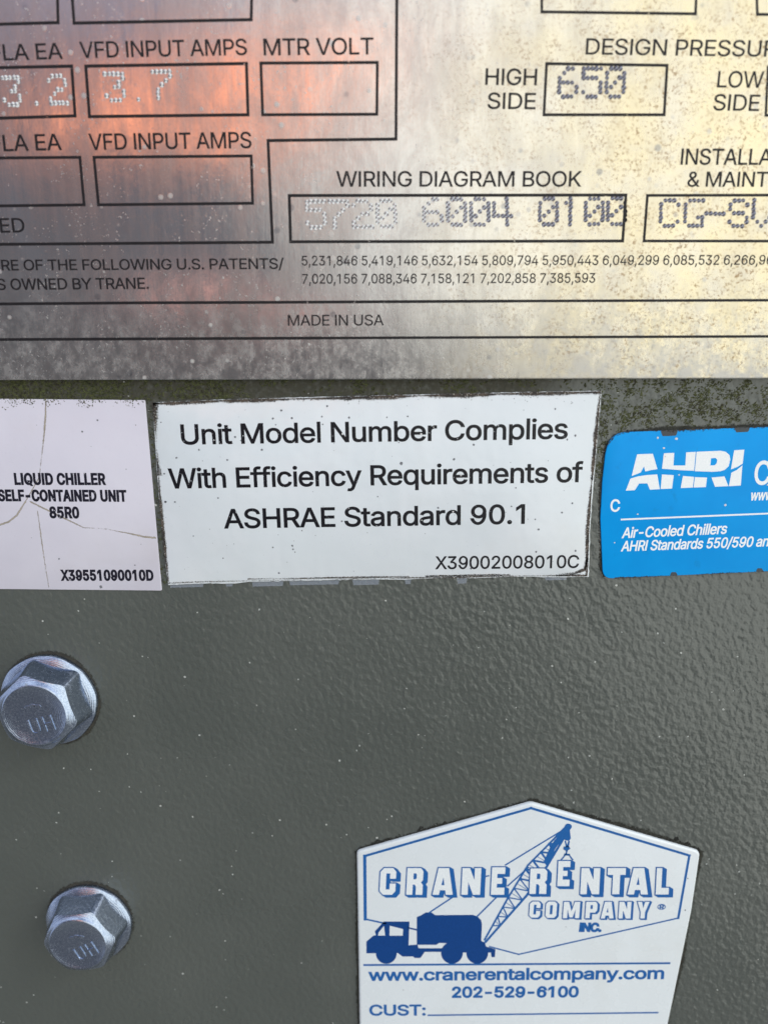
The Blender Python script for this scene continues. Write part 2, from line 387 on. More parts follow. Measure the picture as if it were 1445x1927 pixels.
# outlines of a plain sans-serif alphabet: advance width, then loops of x,y points
GLYPHS = {
'A':(480,'16,0 201,509 276,509 463,0 395,0 257,394 232,478 245,478 191,302 85,0|110,142 110,199 370,199 370,142'),
'B':(456,'60,0 60,509 266,508 310,499 329,491 345,481 371,456 381,442 394,410 398,374 392,331 373,301 347,280 326,270 315,267 315,262 327,261 351,252 374,237 394,216 409,189 417,155 417,117 408,83 390,52 377,39 344,18 324,10 301,4 247,0|125,57 272,58 296,63 315,70 330,80 341,92 349,105 354,120 355,149 348,173 335,194 317,211 293,224 264,230 125,231|125,285 252,286 277,291 299,302 316,317 329,337 335,359 336,372 330,403 323,417 313,429 299,439 283,446 240,452 125,452'),
'C':(510,'267,-7 235,-5 205,1 177,11 150,25 126,42 104,63 86,88 70,115 57,146 48,179 42,215 40,254 42,293 48,329 57,362 70,393 86,421 104,445 126,466 150,484 177,498 205,508 235,514 267,516 305,513 357,498 388,481 415,460 438,433 456,402 469,367 473,348 408,348 401,373 375,413 348,435 304,452 267,456 223,450 203,443 166,419 150,403 125,364 109,314 103,254 109,194 116,168 125,145 137,123 166,89 184,76 203,66 245,54 280,53 327,64 348,74 375,96 389,114 401,136 408,160 473,160 457,107 428,62 416,49 373,19 341,5 305,-4'),
'D':(502,'219,0 96,0 96,57 244,58 272,63 296,70 318,81 337,94 354,110 368,128 379,149 388,172 398,226 398,285 388,337 379,361 368,381 354,399 338,415 320,428 299,438 275,446 221,452 93,452 93,509 225,509 261,507 294,501 325,492 353,478 377,461 399,441 418,418 433,391 446,361 455,329 460,293 462,255 460,217 455,181 446,149 433,119 417,92 398,68 376,48 351,31 322,17 291,8 256,2|125,509 125,0 60,0 60,509'),
'E':(419,'60,0 60,509 372,509 372,452 125,452 125,286 355,286 355,229 125,229 125,57 375,57 375,0'),
'F':(410,'60,0 60,509 369,509 369,452 125,452 125,278 346,278 346,221 125,221 125,0'),
'G':(520,'269,-7 236,-5 205,1 176,11 149,25 125,43 104,64 85,88 69,116 57,146 47,179 42,215 40,254 42,293 47,329 69,393 85,421 103,445 125,466 149,484 175,498 203,508 233,514 265,516 304,513 340,504 374,489 416,458 429,445 458,401 470,367 474,349 408,349 387,393 365,420 347,434 304,452 265,456 222,450 202,443 183,432 150,404 125,364 109,314 103,254 109,194 116,168 125,145 137,124 151,105 166,90 184,76 203,66 246,54 290,54 309,57 345,71 374,93 386,107 396,123 410,160 414,180 415,202 434,199 283,199 283,256 478,256 478,200 476,170 471,141 463,115 451,91 436,69 419,50 399,33 377,19 352,8 326,0 298,-5'),
'H':(517,'60,0 60,509 125,509 125,289 392,289 392,509 457,509 457,0 392,0 392,232 125,232 125,0'),
'I':(186,'60,0 60,509 126,509 126,0'),
'J':(396,'185,-7 153,-4 124,3 98,15 75,33 57,55 44,81 36,111 33,145 33,173 98,173 99,123 104,104 111,88 122,74 134,64 149,56 166,51 204,51 220,56 235,64 248,74 258,88 266,104 272,145 272,509 336,509 336,145 334,111 326,81 313,55 294,33 271,15 246,3 217,-4'),
'K':(467,'104,145 104,216 212,344 364,509 448,509 231,276 228,276|60,0 60,509 125,509 125,0|372,0 188,259 228,309 449,0'),
'L':(393,'60,0 60,509 125,509 125,57 361,57 361,0'),
'M':(628,'60,0 60,509 152,509 322,49 307,49 352,187 476,509 568,509 568,0 504,0 507,457 513,457 456,291 342,0 286,0 112,457 119,457 122,291 122,0'),
'N':(523,'60,0 60,509 136,509 388,107 414,55 405,54 399,195 399,509 463,509 463,0 387,0 139,396 108,452 119,454 125,291 125,0'),
'O':(533,'267,-7 235,-5 205,1 177,11 150,25 126,42 105,63 86,88 70,115 57,146 48,179 42,215 40,254 42,293 48,329 57,362 70,393 86,421 105,445 126,466 150,484 177,498 205,508 235,514 267,516 299,514 329,508 357,498 384,484 408,466 429,445 448,421 464,393 477,362 486,329 491,293 493,254 491,215 486,179 477,146 464,115 448,88 429,63 408,42 384,25 357,11 329,1 299,-5|289,54 330,66 349,76 367,89 383,105 408,144 418,168 425,194 429,223 429,286 425,314 418,341 408,365 383,404 367,420 349,433 330,443 310,450 267,456 223,450 203,443 184,433 167,420 151,404 137,385 125,364 109,314 103,254 109,194 125,144 137,123 151,105 167,89 184,76 203,66 245,54'),
'P':(445,'60,0 60,509 235,509 289,503 312,497 350,476 366,462 379,447 390,430 404,391 409,348 404,304 390,265 379,248 366,233 350,219 332,207 312,198 289,191 263,187 109,186 109,242 252,243 284,250 297,256 318,272 327,282 342,319 344,362 338,389 333,402 318,423 297,439 268,449 232,452 125,452 125,0'),
'Q':(533,'245,159 313,159 468,-48 401,-48|267,-7 235,-5 205,1 177,11 150,25 126,42 105,63 86,88 70,115 57,146 48,179 42,215 40,254 42,293 48,329 57,362 70,393 86,421 105,445 126,466 150,484 177,498 205,508 235,514 267,516 299,514 329,508 357,498 384,484 408,466 429,445 448,421 464,393 477,362 486,329 491,293 493,254 491,215 486,179 477,146 464,115 448,88 429,63 408,42 384,25 357,11 329,1 299,-5|289,54 330,66 349,76 367,89 383,105 408,144 418,168 425,194 429,223 429,286 425,314 418,341 408,365 383,404 367,420 349,433 330,443 310,450 267,456 223,450 203,443 184,433 167,420 151,404 137,385 125,364 109,314 103,254 109,194 125,144 137,123 151,105 167,89 184,76 203,66 245,54'),
'R':(449,'60,0 60,509 236,509 290,504 333,489 351,478 367,465 380,450 399,415 405,395 409,352 405,309 399,290 380,255 367,240 333,217 289,203 264,199 96,198 96,255 252,256 284,262 309,273 327,290 334,300 342,324 345,352 339,393 334,405 319,425 298,440 269,449 233,452 125,452 125,0|353,0 230,229 303,229 428,0'),
'S':(447,'197,-8 149,1 108,19 91,31 76,45 64,60 54,77 46,96 38,137 104,137 110,110 123,88 142,71 166,59 209,50 241,50 272,55 299,66 321,82 336,102 345,126 345,151 338,171 325,186 296,205 154,249 128,260 105,274 86,289 71,307 60,326 54,348 52,372 53,393 65,431 75,448 87,463 119,488 158,506 203,514 227,516 275,511 316,498 351,476 377,449 387,433 399,397 401,378 337,378 334,396 326,412 316,426 286,447 247,457 225,459 194,456 167,448 145,435 123,409 118,398 115,376 119,352 124,342 148,319 212,293 312,264 359,238 379,220 395,198 405,171 408,139 407,118 403,99 396,81 374,48 360,34 343,21 302,2 252,-8'),
'T':(449,'32,452 32,509 417,509 417,452 257,452 257,0 193,0 193,452'),
'U':(517,'230,-7 177,5 154,15 133,28 114,43 98,60 74,101 66,124 60,173 60,509 124,509 125,160 133,128 150,99 160,87 187,68 220,56 259,52 298,56 331,68 357,87 368,99 384,128 392,160 393,509 457,509 456,148 451,124 443,101 433,80 419,60 403,43 384,28 363,15 340,5 288,-7'),
'V':(480,'204,0 16,509 84,509 209,158 248,31 235,31 290,206 395,509 463,509 278,0'),
'W':(686,'155,0 16,509 82,509 187,94 197,40 189,40 224,196 306,509 380,509 492,67 497,40 488,40 523,196 603,509 670,509 530,0 455,0 347,410 336,475 350,475 318,323 230,0'),
'X':(474,'18,0 217,284 217,236 29,509 104,509 243,292 232,292 298,400 374,509 446,509 259,239 259,287 456,0 382,0 245,203 230,231 244,231 182,129 91,0'),
'Y':(472,'203,0 203,208 16,509 91,509 229,279 250,230 224,230 244,280 280,344 381,509 455,509 268,208 268,0'),
'Z':(438,'42,0 42,46 341,476 348,454 40,452 40,509 397,509 397,462 116,57 97,33 90,54 214,57 399,57 399,0'),
'a':(389,'142,-8 110,-1 80,12 57,32 40,58 31,90 31,123 38,150 50,171 67,187 125,211 259,232 270,238 275,248 271,288 256,311 240,322 220,329 196,331 171,329 140,318 118,301 103,281 100,274 41,291 48,308 67,335 104,364 148,379 179,384 227,382 275,367 296,353 315,333 329,306 336,272 337,0 277,0 277,52 272,52 264,38 236,12 215,1 176,-8|187,46 216,53 239,66 257,83 269,104 275,126 276,190 253,180 134,159 103,139 95,124 92,95 102,72 121,56 149,47'),
'b':(424,'213,-7 184,-1 162,10 138,31 118,59 112,59 112,0 53,0 53,509 114,509 114,319 118,319 137,346 161,367 183,378 212,384 252,383 294,371 313,361 345,332 359,313 370,293 379,270 389,218 389,160 379,108 370,84 346,45 330,29 313,16 294,5 252,-7|237,48 253,51 267,57 291,76 309,101 321,133 327,170 327,209 321,245 309,276 301,290 280,311 253,325 237,329 203,329 174,320 161,312 140,291 125,263 113,210 113,169 125,115 140,86 162,65 174,57 188,51 204,48'),
'c':(396,'182,-7 159,-2 137,6 117,16 98,30 82,46 68,64 56,85 46,108 36,159 34,187 40,243 46,268 56,291 68,312 82,330 98,346 117,360 137,371 182,383 234,383 272,373 315,349 347,312 362,277 303,262 286,295 264,315 226,329 189,329 158,319 134,300 115,274 103,242 97,206 97,169 103,134 115,102 134,76 158,57 173,51 207,46 234,49 271,66 296,95 304,117 363,102 348,67 334,46 306,21 261,-1 221,-8'),
'd':(424,'172,-7 130,5 111,16 94,29 79,45 55,84 39,133 35,160 35,218 39,245 55,293 79,332 112,361 131,371 173,383 213,384 241,378 263,367 287,346 306,319 311,319 311,509 372,509 372,0 313,0 313,59 307,59 280,24 263,10 241,-1 212,-7|221,48 236,51 263,65 284,86 293,100 305,132 311,169 311,210 305,247 293,278 275,302 251,320 221,329 187,329 157,319 133,301 115,276 103,245 97,209 97,170 103,133 115,101 134,76 158,57 172,51 188,48'),
'e':(404,'185,-7 161,-2 138,6 117,16 98,30 82,46 68,64 56,85 46,108 35,159 35,215 39,242 55,290 67,311 97,346 115,359 135,370 157,378 180,383 221,384 251,379 294,361 331,329 350,299 363,263 368,242 371,169 75,169 75,221 338,221 310,202 307,237 298,269 283,294 263,314 237,326 205,330 173,326 159,321 135,304 116,282 103,256 97,226 97,157 104,122 110,106 118,92 139,70 151,61 179,50 212,46 244,50 263,56 292,80 306,105 365,91 353,63 335,39 311,19 283,4 249,-5 231,-7'),
'f':(254,'228,379 228,327 6,327 6,379|81,0 82,447 84,461 96,486 113,505 135,519 174,529 222,527 243,521 227,468 195,474 171,470 154,460 145,443 142,431 142,0'),
'g':(425,'187,-150 134,-140 105,-127 82,-110 64,-91 51,-69 101,-41 128,-72 154,-88 192,-97 229,-96 249,-92 267,-85 282,-75 295,-62 304,-47 310,-28 311,68 306,68 287,41 263,21 241,11 212,5 173,6 152,10 132,17 95,39 80,53 55,90 39,136 35,163 35,220 39,246 46,271 66,314 80,332 112,361 131,371 173,383 213,384 242,378 264,367 288,346 308,319 313,319 313,379 372,379 371,-32 367,-54 360,-73 350,-90 324,-117 291,-136 251,-147 229,-150|222,60 251,68 264,75 285,95 300,121 312,172 312,212 300,264 285,291 275,303 251,320 222,329 188,329 158,320 145,312 124,290 115,277 103,246 97,212 97,173 103,138 116,108 134,85 158,68 188,60'),
'h':(410,'114,0 53,0 53,509 114,509 114,287 102,287 112,312 137,349 152,362 169,372 187,379 207,383 246,383 280,376 309,360 332,336 341,321 353,285 357,240 357,0 296,0 295,256 290,275 283,291 273,304 260,315 246,323 229,328 197,328 172,322 150,311 126,283 114,243'),
'i':(160,'53,0 53,379 114,379 114,0|75,444 60,449 48,461 42,475 42,491 48,506 67,521 84,524 100,521 114,512 123,499 126,491 126,475 114,455 100,446 92,444'),
'j':(167,'53,379 114,379 113,-47 107,-77 95,-102 76,-122 52,-135 21,-142 -10,-143 -10,-87 14,-86 34,-78 46,-64 52,-42|75,444 60,449 48,461 42,475 42,491 48,506 67,521 83,524 100,521 114,512 123,499 126,483 123,468 114,455 100,446 92,444'),
'k':(381,'110,137 110,212 121,212 284,379 360,379 184,199 177,199|53,0 53,509 114,509 114,0|294,0 148,186 191,229 372,0'),
'l':(160,'53,0 53,524 114,524 114,0'),
'm':(610,'53,0 53,379 112,379 112,295 108,295 118,323 132,346 161,370 195,384 219,386 239,385 257,380 273,372 287,361 299,347 309,331 321,295 312,295 322,321 337,343 368,369 394,380 437,386 468,383 497,372 522,354 541,328 553,296 557,255 557,0 496,0 496,254 490,289 483,302 473,313 460,321 433,329 406,330 374,320 351,299 341,280 335,247 335,0 274,0 273,275 269,288 262,301 242,320 229,326 188,330 168,325 148,314 132,299 121,278 114,253 114,0'),
'n':(410,'114,0 53,0 53,379 112,379 112,287 102,287 112,312 137,349 152,362 169,372 187,379 207,383 246,383 280,376 309,360 332,336 341,321 353,285 357,240 357,0 296,0 295,256 290,275 283,291 273,304 260,315 246,323 229,328 197,328 172,322 150,311 126,283 114,243'),
'o':(415,'182,-7 159,-2 137,6 117,16 98,30 82,46 68,64 56,85 46,108 36,159 34,187 40,243 46,268 56,291 68,312 82,330 98,346 117,360 137,371 182,383 233,383 278,371 299,360 317,346 333,330 347,312 359,291 369,268 376,243 380,216 380,159 376,133 369,108 359,85 347,64 333,46 317,30 299,16 256,-2 233,-7|207,46 242,51 257,57 282,76 300,102 312,134 318,169 318,206 312,242 300,274 282,300 257,319 226,329 189,329 158,319 134,300 115,274 103,242 97,206 97,169 103,134 115,102 134,76 158,57 173,51'),
'p':(424,'53,-143 53,379 112,379 112,319 118,319 137,346 161,367 183,378 212,384 252,383 294,371 313,361 345,332 359,313 370,293 379,270 389,218 389,160 379,108 370,84 346,45 330,29 313,16 294,5 252,-7 213,-7 184,-1 162,10 138,31 118,59 114,59 114,-143|237,48 253,51 267,57 291,76 309,101 321,133 327,170 327,209 321,245 309,276 301,290 280,311 253,325 237,329 203,329 174,320 161,312 140,291 125,263 113,210 113,169 125,115 140,86 162,65 174,57 188,51 204,48'),
'q':(424,'372,-143 311,-143 311,59 306,59 287,31 263,10 241,-1 212,-7 172,-7 130,5 111,16 94,29 79,45 55,84 39,133 35,160 35,218 39,245 55,293 79,332 112,361 131,371 173,383 213,384 241,378 263,367 287,346 307,319 313,319 313,379 372,379|221,48 236,51 263,65 284,86 293,100 305,132 311,169 311,210 305,247 293,278 275,302 251,320 221,329 187,329 157,319 133,301 115,276 103,245 97,209 97,170 103,133 115,101 134,76 158,57 172,51 188,48'),
'r':(259,'53,0 53,379 112,379 112,321 115,321 130,347 140,358 166,375 196,384 243,384 242,323 207,326 182,323 159,315 132,293 117,262 114,250 114,0'),
's':(365,'163,-7 128,-2 98,10 72,27 53,50 45,63 36,94 94,107 105,79 124,60 150,49 181,45 200,46 232,55 255,71 267,91 267,112 265,121 254,136 237,147 125,177 104,186 87,196 72,208 61,222 53,237 48,255 48,290 51,305 65,332 87,354 100,363 131,377 167,384 206,384 239,378 267,366 290,349 307,328 324,290 268,277 258,298 243,316 232,323 205,331 187,333 156,329 131,317 114,299 110,289 110,267 112,258 124,243 157,227 254,202 275,194 306,171 317,158 325,142 330,125 330,90 321,61 302,35 290,24 260,6 223,-5 203,-7'),
't':(227,'204,379 204,327 6,327 6,379|65,471 126,471 128,76 136,61 142,56 159,51 202,54 213,2 168,-4 145,-3 125,2 107,10 92,21 80,35 72,52 67,71 65,93'),
'u':(410,'164,-4 130,4 101,20 78,44 69,59 57,95 53,139 53,379 114,379 115,123 119,105 127,89 137,75 150,64 164,56 200,50 226,53 249,62 268,77 283,97 293,122 296,153 296,379 357,379 357,0 298,0 298,92 307,92 297,67 286,47 272,30 257,17 240,7 222,0 203,-4'),
'v':(389,'163,0 17,379 84,379 187,87 206,21 184,21 224,155 305,379 371,379 226,0'),
'w':(567,'138,0 23,379 87,379 165,91 175,41 165,41 206,214 252,379 316,379 397,67 402,41 391,41 434,214 480,379 545,379 429,0 368,0 277,338 291,338 248,172 199,0'),
'x':(379,'21,0 171,218 171,171 29,379 100,379 207,206 175,206 233,306 282,379 352,379 209,169 209,214 358,0 287,0 173,182 205,182 148,85 91,0'),
'y':(389,'47,-139 61,-86 96,-90 118,-84 136,-67 151,-36 163,-1 17,379 84,379 187,87 206,21 184,21 224,155 305,379 371,379 198,-72 177,-107 150,-130 117,-143'),
'z':(380,'42,0 42,46 254,320 254,323 48,323 48,379 333,379 333,331 126,60 126,56 339,56 339,0'),
'0':(453,'227,-7 199,-5 174,1 151,11 130,24 111,41 80,86 69,113 60,144 53,178 49,214 49,294 53,330 60,364 69,395 81,422 95,447 112,467 130,484 151,498 174,508 200,514 227,516 254,514 279,508 302,498 323,484 342,467 358,447 372,422 384,395 393,364 400,330 404,294 404,214 400,178 393,144 384,113 373,86 359,62 342,41 323,24 302,11 279,1 254,-5|245,51 276,63 303,87 323,122 336,168 343,223 343,285 336,341 323,387 303,422 276,446 245,458 227,460 209,458 177,446 163,435 151,422 131,387 117,341 110,285 110,223 117,168 131,122 140,103 151,87 163,74 177,63 209,51'),
'1':(453,'276,509 276,0 212,0 212,448 209,448 86,358 86,427 198,509'),
'2':(453,'64,0 64,47 282,282 311,327 320,360 317,397 308,419 293,436 262,454 224,460 196,457 162,441 145,424 130,390 127,362 66,362 67,384 77,424 86,442 98,459 126,486 162,505 182,511 225,516 268,511 306,497 337,474 350,461 370,428 380,392 380,358 371,318 357,290 322,241 267,180 153,60 153,57 389,57 389,0'),
'3':(453,'195,-6 152,2 114,19 83,43 70,57 52,91 46,111 44,132 109,132 115,107 126,87 134,78 154,64 191,52 219,50 262,56 287,67 307,83 321,104 328,130 328,158 322,184 308,207 288,226 275,234 260,240 223,247 157,248 157,299 288,448 288,452 70,452 70,509 372,509 372,461 211,278 211,289 239,290 287,284 308,276 344,253 359,239 381,205 392,166 392,123 380,84 370,66 358,50 344,36 309,12 266,-2 243,-6'),
'4':(453,'40,105 40,158 247,509 311,509 109,166 109,163 413,163 413,105|282,0 282,318 343,318 343,0'),
'5':(453,'221,-7 199,-6 159,3 140,11 108,32 94,45 73,76 66,93 60,130 122,130 127,108 145,80 173,60 196,52 221,50 250,53 276,64 288,72 307,92 320,117 327,146 327,178 320,208 306,233 286,254 262,269 233,276 192,275 156,264 128,246 67,253 96,509 366,509 366,452 151,452 134,301 155,315 190,329 229,334 263,330 294,321 321,306 345,285 364,260 379,231 388,199 391,163 390,139 379,95 357,57 343,41 327,27 309,15 268,-1'),
'6':(453,'393,124 379,85 355,51 325,23 288,3 248,-7 208,-7 168,3 131,23 101,51 77,85 63,124 58,166 63,208 77,247 101,281 131,309 168,329 208,339 248,339 288,329 325,309 355,281 379,247 393,208 398,166|336,164 332,198 319,229 299,255 273,273 243,283 213,283 183,273 157,255 137,229 124,198 120,164 124,130 137,99 157,73 183,55 213,45 243,45 273,55 299,73 319,99 332,130|352,356 342,381 330,404 316,423 300,439 283,451 265,459 247,462 228,461 210,455 193,445 177,430 162,412 149,391 138,367 130,340 124,312 121,282 120,252 122,222 127,194 69,175 61,213 58,252 59,292 65,330 75,367 89,402 106,433 127,460 151,482 177,499 204,510 233,516 261,515 290,508 317,495 342,476 365,453 385,425 402,392 415,357'),
'7':(453,'97,0 323,448 323,452 62,452 62,509 391,509 391,449 165,0'),
'8':(453,'201,-6 156,3 117,21 86,47 64,78 57,96 53,115 53,151 59,181 72,208 90,231 125,256 153,265 153,267 135,273 119,282 105,293 83,324 76,342 70,380 75,417 90,450 114,477 146,498 164,506 204,514 226,516 269,511 288,506 323,488 350,464 361,450 377,417 382,380 376,342 369,324 347,293 318,273 300,267 300,265 327,256 351,241 372,220 387,195 397,166 401,135 395,96 388,78 366,47 352,33 317,11 296,3 251,-6|243,50 272,55 296,66 323,91 333,113 337,139 333,165 329,177 314,199 295,216 270,228 242,234 211,234 182,228 157,216 138,199 123,177 116,152 116,126 123,102 136,82 156,66 180,55 210,50|239,290 274,300 293,313 307,330 316,351 319,376 313,410 294,437 264,454 226,460 188,454 167,444 151,429 139,410 133,376 139,341 151,321 168,306 201,292 213,290'),
'9':(453,'63,384 77,423 101,457 131,485 168,505 208,515 248,515 288,505 325,485 355,457 379,423 393,384 398,342 393,300 379,261 355,227 325,199 288,179 248,169 208,169 168,179 131,199 101,227 77,261 63,300 58,342|120,344 124,310 137,279 157,253 183,235 213,225 243,225 273,235 299,253 319,279 332,310 336,344 332,378 319,409 299,435 273,453 243,463 213,463 183,453 157,435 137,409 124,378|104,152 114,127 126,104 140,85 156,69 173,57 191,49 209,46 228,47 246,53 263,63 279,78 294,96 307,117 318,141 326,168 332,196 335,226 336,256 334,286 329,314 387,333 395,295 398,256 397,216 391,178 381,141 367,106 350,75 329,48 305,26 279,9 252,-2 223,-8 195,-7 166,0 139,13 114,32 91,55 71,83 54,116 41,151'),
'.':(188,'86,-4 70,3 57,16 50,32 50,50 57,66 70,79 86,86 104,86 121,79 134,66 140,50 140,32 134,16 121,3 104,-4'),
',':(188,'38,-119 68,71 137,71 84,-119'),
'-':(453,'337,244 337,188 114,188 114,244'),
'/':(249,'235,533 71,-76 14,-76 178,533'),
'&':(448,'173,-6 129,4 110,12 93,22 65,47 45,78 35,114 35,149 37,163 47,189 63,213 140,279 242,357 258,382 262,405 258,427 253,437 237,452 215,460 184,459 161,449 145,431 137,408 137,389 145,363 176,317 438,0 364,0 102,319 87,344 78,370 75,398 79,430 84,445 99,470 121,491 134,499 165,510 182,513 218,513 251,505 266,499 290,482 315,447 323,419 322,382 305,342 275,308 140,206 118,185 104,164 98,143 98,119 104,97 116,78 133,63 166,49 193,46 223,50 251,59 290,84 312,108 336,151 346,186 349,224 408,224 405,180 397,144 385,115 333,47 320,34 289,14 252,1 215,-6'),
':':(188,'86,-4 70,3 57,16 50,32 50,50 57,66 70,79 86,86 104,86 121,79 134,66 140,50 140,32 134,16 121,3 104,-4|86,272 70,278 57,291 50,307 50,325 57,342 78,359 95,362 113,359 128,349 138,334 141,316 138,299 128,284 113,274 104,272'),
}
# ------------------------------------------------------------------ lettering
CAP = 509.0
def glyph(ch):
    adv, s = GLYPHS[ch]
    if not isinstance(s, list):
        s = [[tuple(map(float, q.split(','))) for q in l.split(' ')] for l in s.split('|')]
        s = [l[::-1] for l in s]; GLYPHS[ch] = (adv, s)
    return adv, s
SPACE = 196
def layout(s, track=0.0):
    x = 0; out = []
    for ch in s:
        if ch == ' ': x += SPACE + track; continue
        adv, l = glyph(ch)
        out.append((x, l)); x += adv + track
    return out
def ink_extent(s, track=0.0):
    g = layout(s, track); xs = [x + p[0] for x, l in g for lo in l for p in lo]
    return min(xs), max(xs)
def text(mb, s, x0, y0, x1, y1, cap, hp, ref=None, bold=0.0, slant=0.0, lift=2e-5, track=-20):
    """letters s whose part ref (default all) runs from photo point x0,y0 to x1,y1 on its baseline"""
    a, b = Vector(P(x0, y0, hp)), Vector(P(x1, y1, hp))
    t = (b - a).normalized(); v = Vector((-t.y, t.x))
    ch = (Vector(P(x0, y0 - cap, hp)) - a).length * 0.5 + (Vector(P(x1, y1 - cap, hp)) - b).length * 0.5
    sy = ch / CAP
    if ref is None: ref = s
    i = s.index(ref); pre = s[:i]
    off = (sum(SPACE if c_ == ' ' else glyph(c_)[0] for c_ in pre) + track * len(pre))
    lo, hi = ink_extent(ref, track)
    bd = bold * ch
    sx_ = ((b - a).length - 2 * bd) / (hi - lo)
    for x, loops in layout(s, track):
        ls = []
        for l in loops:
            q = []
            for p in l:
                X = (x + p[0] - off - lo) * sx_ + bd + slant * p[1] * sy; Y = p[1] * sy
                q.append((a.x + t.x * X + v.x * Y, a.y + t.y * X + v.y * Y))
            ls.append(grow(q, bd) if bd else q)
        mb.fill(ls, hp + lift)

def grime_strip(mb, path, h, w_in, w_out, side=1, peak=1.0, closed=False, step=0.0004, jig=0.35, seed=0):
    """soft dirty ribbon along a path: strength in attribute 'edge' is 1 on the path, 0 at its two sides"""
    if closed: path = path + [path[0]]
    pts = []
    for i in range(len(path) - 1):
        a, b = Vector(path[i]), Vector(path[i + 1]); k = max(1, int((b - a).length / step))
        pts += [a.lerp(b, j / k) for j in range(k)]
    pts.append(Vector(path[-1]))
    e = mb.at.setdefault('edge', [])
    prev = None
    for i, p in enumerate(pts):
        t = (pts[min(i + 1, len(pts) - 1)] - pts[max(i - 1, 0)]).normalized(); nn = Vector((-t.y, t.x)) * side
        q = noise.noise(Vector((p.x * 500, p.y * 500, seed))); r = noise.noise(Vector((p.x * 90, p.y * 90, seed + 9)))
        f = max(0.15, 1 + jig * 1.2 * q + jig * 1.8 * r)
        pk = max(0.0, min(1.0, peak * (1 + 0.9 * r)))
        ids = mb.add([tuple(p - nn * w_out * f), tuple(p), tuple(p + nn * w_in * f)], h)
        e += [0.0, pk, 0.0]
        if prev:
            for j in range(2):
                q4 = (prev[j], ids[j], ids[j + 1], prev[j + 1])
                mb.f.append(q4 if side > 0 else q4[::-1])
        prev = ids
def poly(pts, o=(0, 0), k=1.0, h=0.0):
    """photo polygon read off an enlargement with origin o and scale k"""
    return [P(o[0] + x / k, o[1] + y / k, h) for x, y in pts]
def mm_px(px, py): return (Vector(P(px + 1, py)) - Vector(P(px, py))).length

# ================================================================== the panel
PLATE_H = 0.0013
PLATE_Z = P(722, 713.8, PLATE_H)[1]
mb = MB()
mb.slab([P(-700, -700), P(-700, 2700), P(2100, 2700), P(2100, -700)], -0.002, 0.0)
panel = mb.build('panel', panel_material()); panel['kind'] = 'structure'

# ================================================================== the rating plate
black = ink('black plate ink', (0.006, 0.005, 0.007), 0.5, 0.02)
black_m = black.m
hp = PLATE_H
pb = P(722, 713.8, hp)
plate_loop = [P(-600, 716.5, hp), P(0, 715.3, hp), P(480, 714.5, hp), P(1000, 713.2, hp), P(1445, 712.2, hp), P(2000, 710.5, hp), P(2000, -600, hp), P(-600, -600, hp)]
DOTS = {'0': '01110 10001 10011 10101 11001 10001 01110', '1': '00100 01100 00100 00100 00100 00100 00100', '2': '01110 10001 00001 00110 01000 10000 11111',
        '3': '11111 00001 00010 00110 00001 10001 01110', '4': '00010 10010 10010 10010 11111 00010 00010', '5': '11111 10000 11110 00001 00001 10001 01110',
        '6': '00110 01000 10000 11110 10001 10001 01110', '7': '11111 00001 00010 00100 01000 01000 01000', 'C': '01110 10001 10000 10000 10000 10001 01110',
        'G': '01111 10000 10000 10000 10011 10001 01111', '-': '00000 00000 00000 11111 00000 00000 00000', 'S': '01110 10001 10000 01110 00001 10001 01110',
        'V': '10001 10001 10001 10001 10001 01010 00100', '.': '00000 00000 00000 00000 00000 00000 00100'}
CELLS = []
CELLS.append(([('5', 577, 379), ('7', 620.5, 379), ('2', 665, 378.5), ('0', 709.5, 378)], 8.2, 8.1, 0.3))
CELLS.append(([('6', 798, 375), ('0', 842.5, 375), ('0', 886, 374.5), ('4', 929, 374.5)], 8.1, 8.0, 0.05))
CELLS.append(([('0', 1016, 374), ('1', 1057, 374), ('0', 1102, 374), ('0', 1144, 373.5)], 8.0, 8.0, -0.15))
CELLS.append(([('C', 1244, 377), ('G', 1290, 377), ('-', 1330, 378), ('S', 1374, 377.5), ('V', 1418, 377)], 8.0, 8.0, -0.45))
CELLS.append(([('6', 1053, 129), ('5', 1098, 129), ('0', 1142, 129)], 8.0, 8.8, -0.3))
CELLS.append(([('3', 5, 146), ('.', 50, 144), ('2', 92, 143)], 7.4, 8.5, 0.9))
CELLS.append(([('3', 198, 139), ('.', 241, 137), ('7', 287, 135)], 8.3, 8.3, 0.6))
PITS = []
rng = random.Random(2)
for cells, pitch, rowh, lean in CELLS:
    q = []
    for ch, x0, y0 in cells:
        for r_, row in enumerate(DOTS[ch].split()):
            for c_, v in enumerate(row):
                if v == '1': q.append((P(x0 + c_ * pitch + r_ * lean + rng.uniform(-.6, .6), y0 + r_ * rowh + rng.uniform(-.5, .5), hp), 0.00046 * rng.uniform(0.82, 1.06)))
    PITS.append(q)
PSEG = 12
def circle(c_, r): return [(c_[0] + r * math.cos(2 * math.pi * i / PSEG), c_[1] + r * math.sin(2 * math.pi * i / PSEG)) for i in range(PSEG)]
mb = MB(); top = mb.slab(plate_loop, 0.00002, hp, 0.00028, 4, cap=False)
vs = [Vector((p[0] * 1e3, p[1] * 1e3)) for p in top]; es = [(i, (i + 1) % len(vs)) for i in range(len(vs))]
allp = [p for q in PITS for p in q]
for c_, r in allp:
    i = len(vs); vs += [Vector((p[0] * 1e3, p[1] * 1e3)) for p in circle(c_, r)]; es += [(i + j, i + (j + 1) % PSEG) for j in range(PSEG)]
ov, _, of, _, _, _ = delaunay_2d_cdt(vs, es, [], 1, 1e-6)
ids = mb.add([(v.x / 1e3, v.y / 1e3) for v in ov], hp)
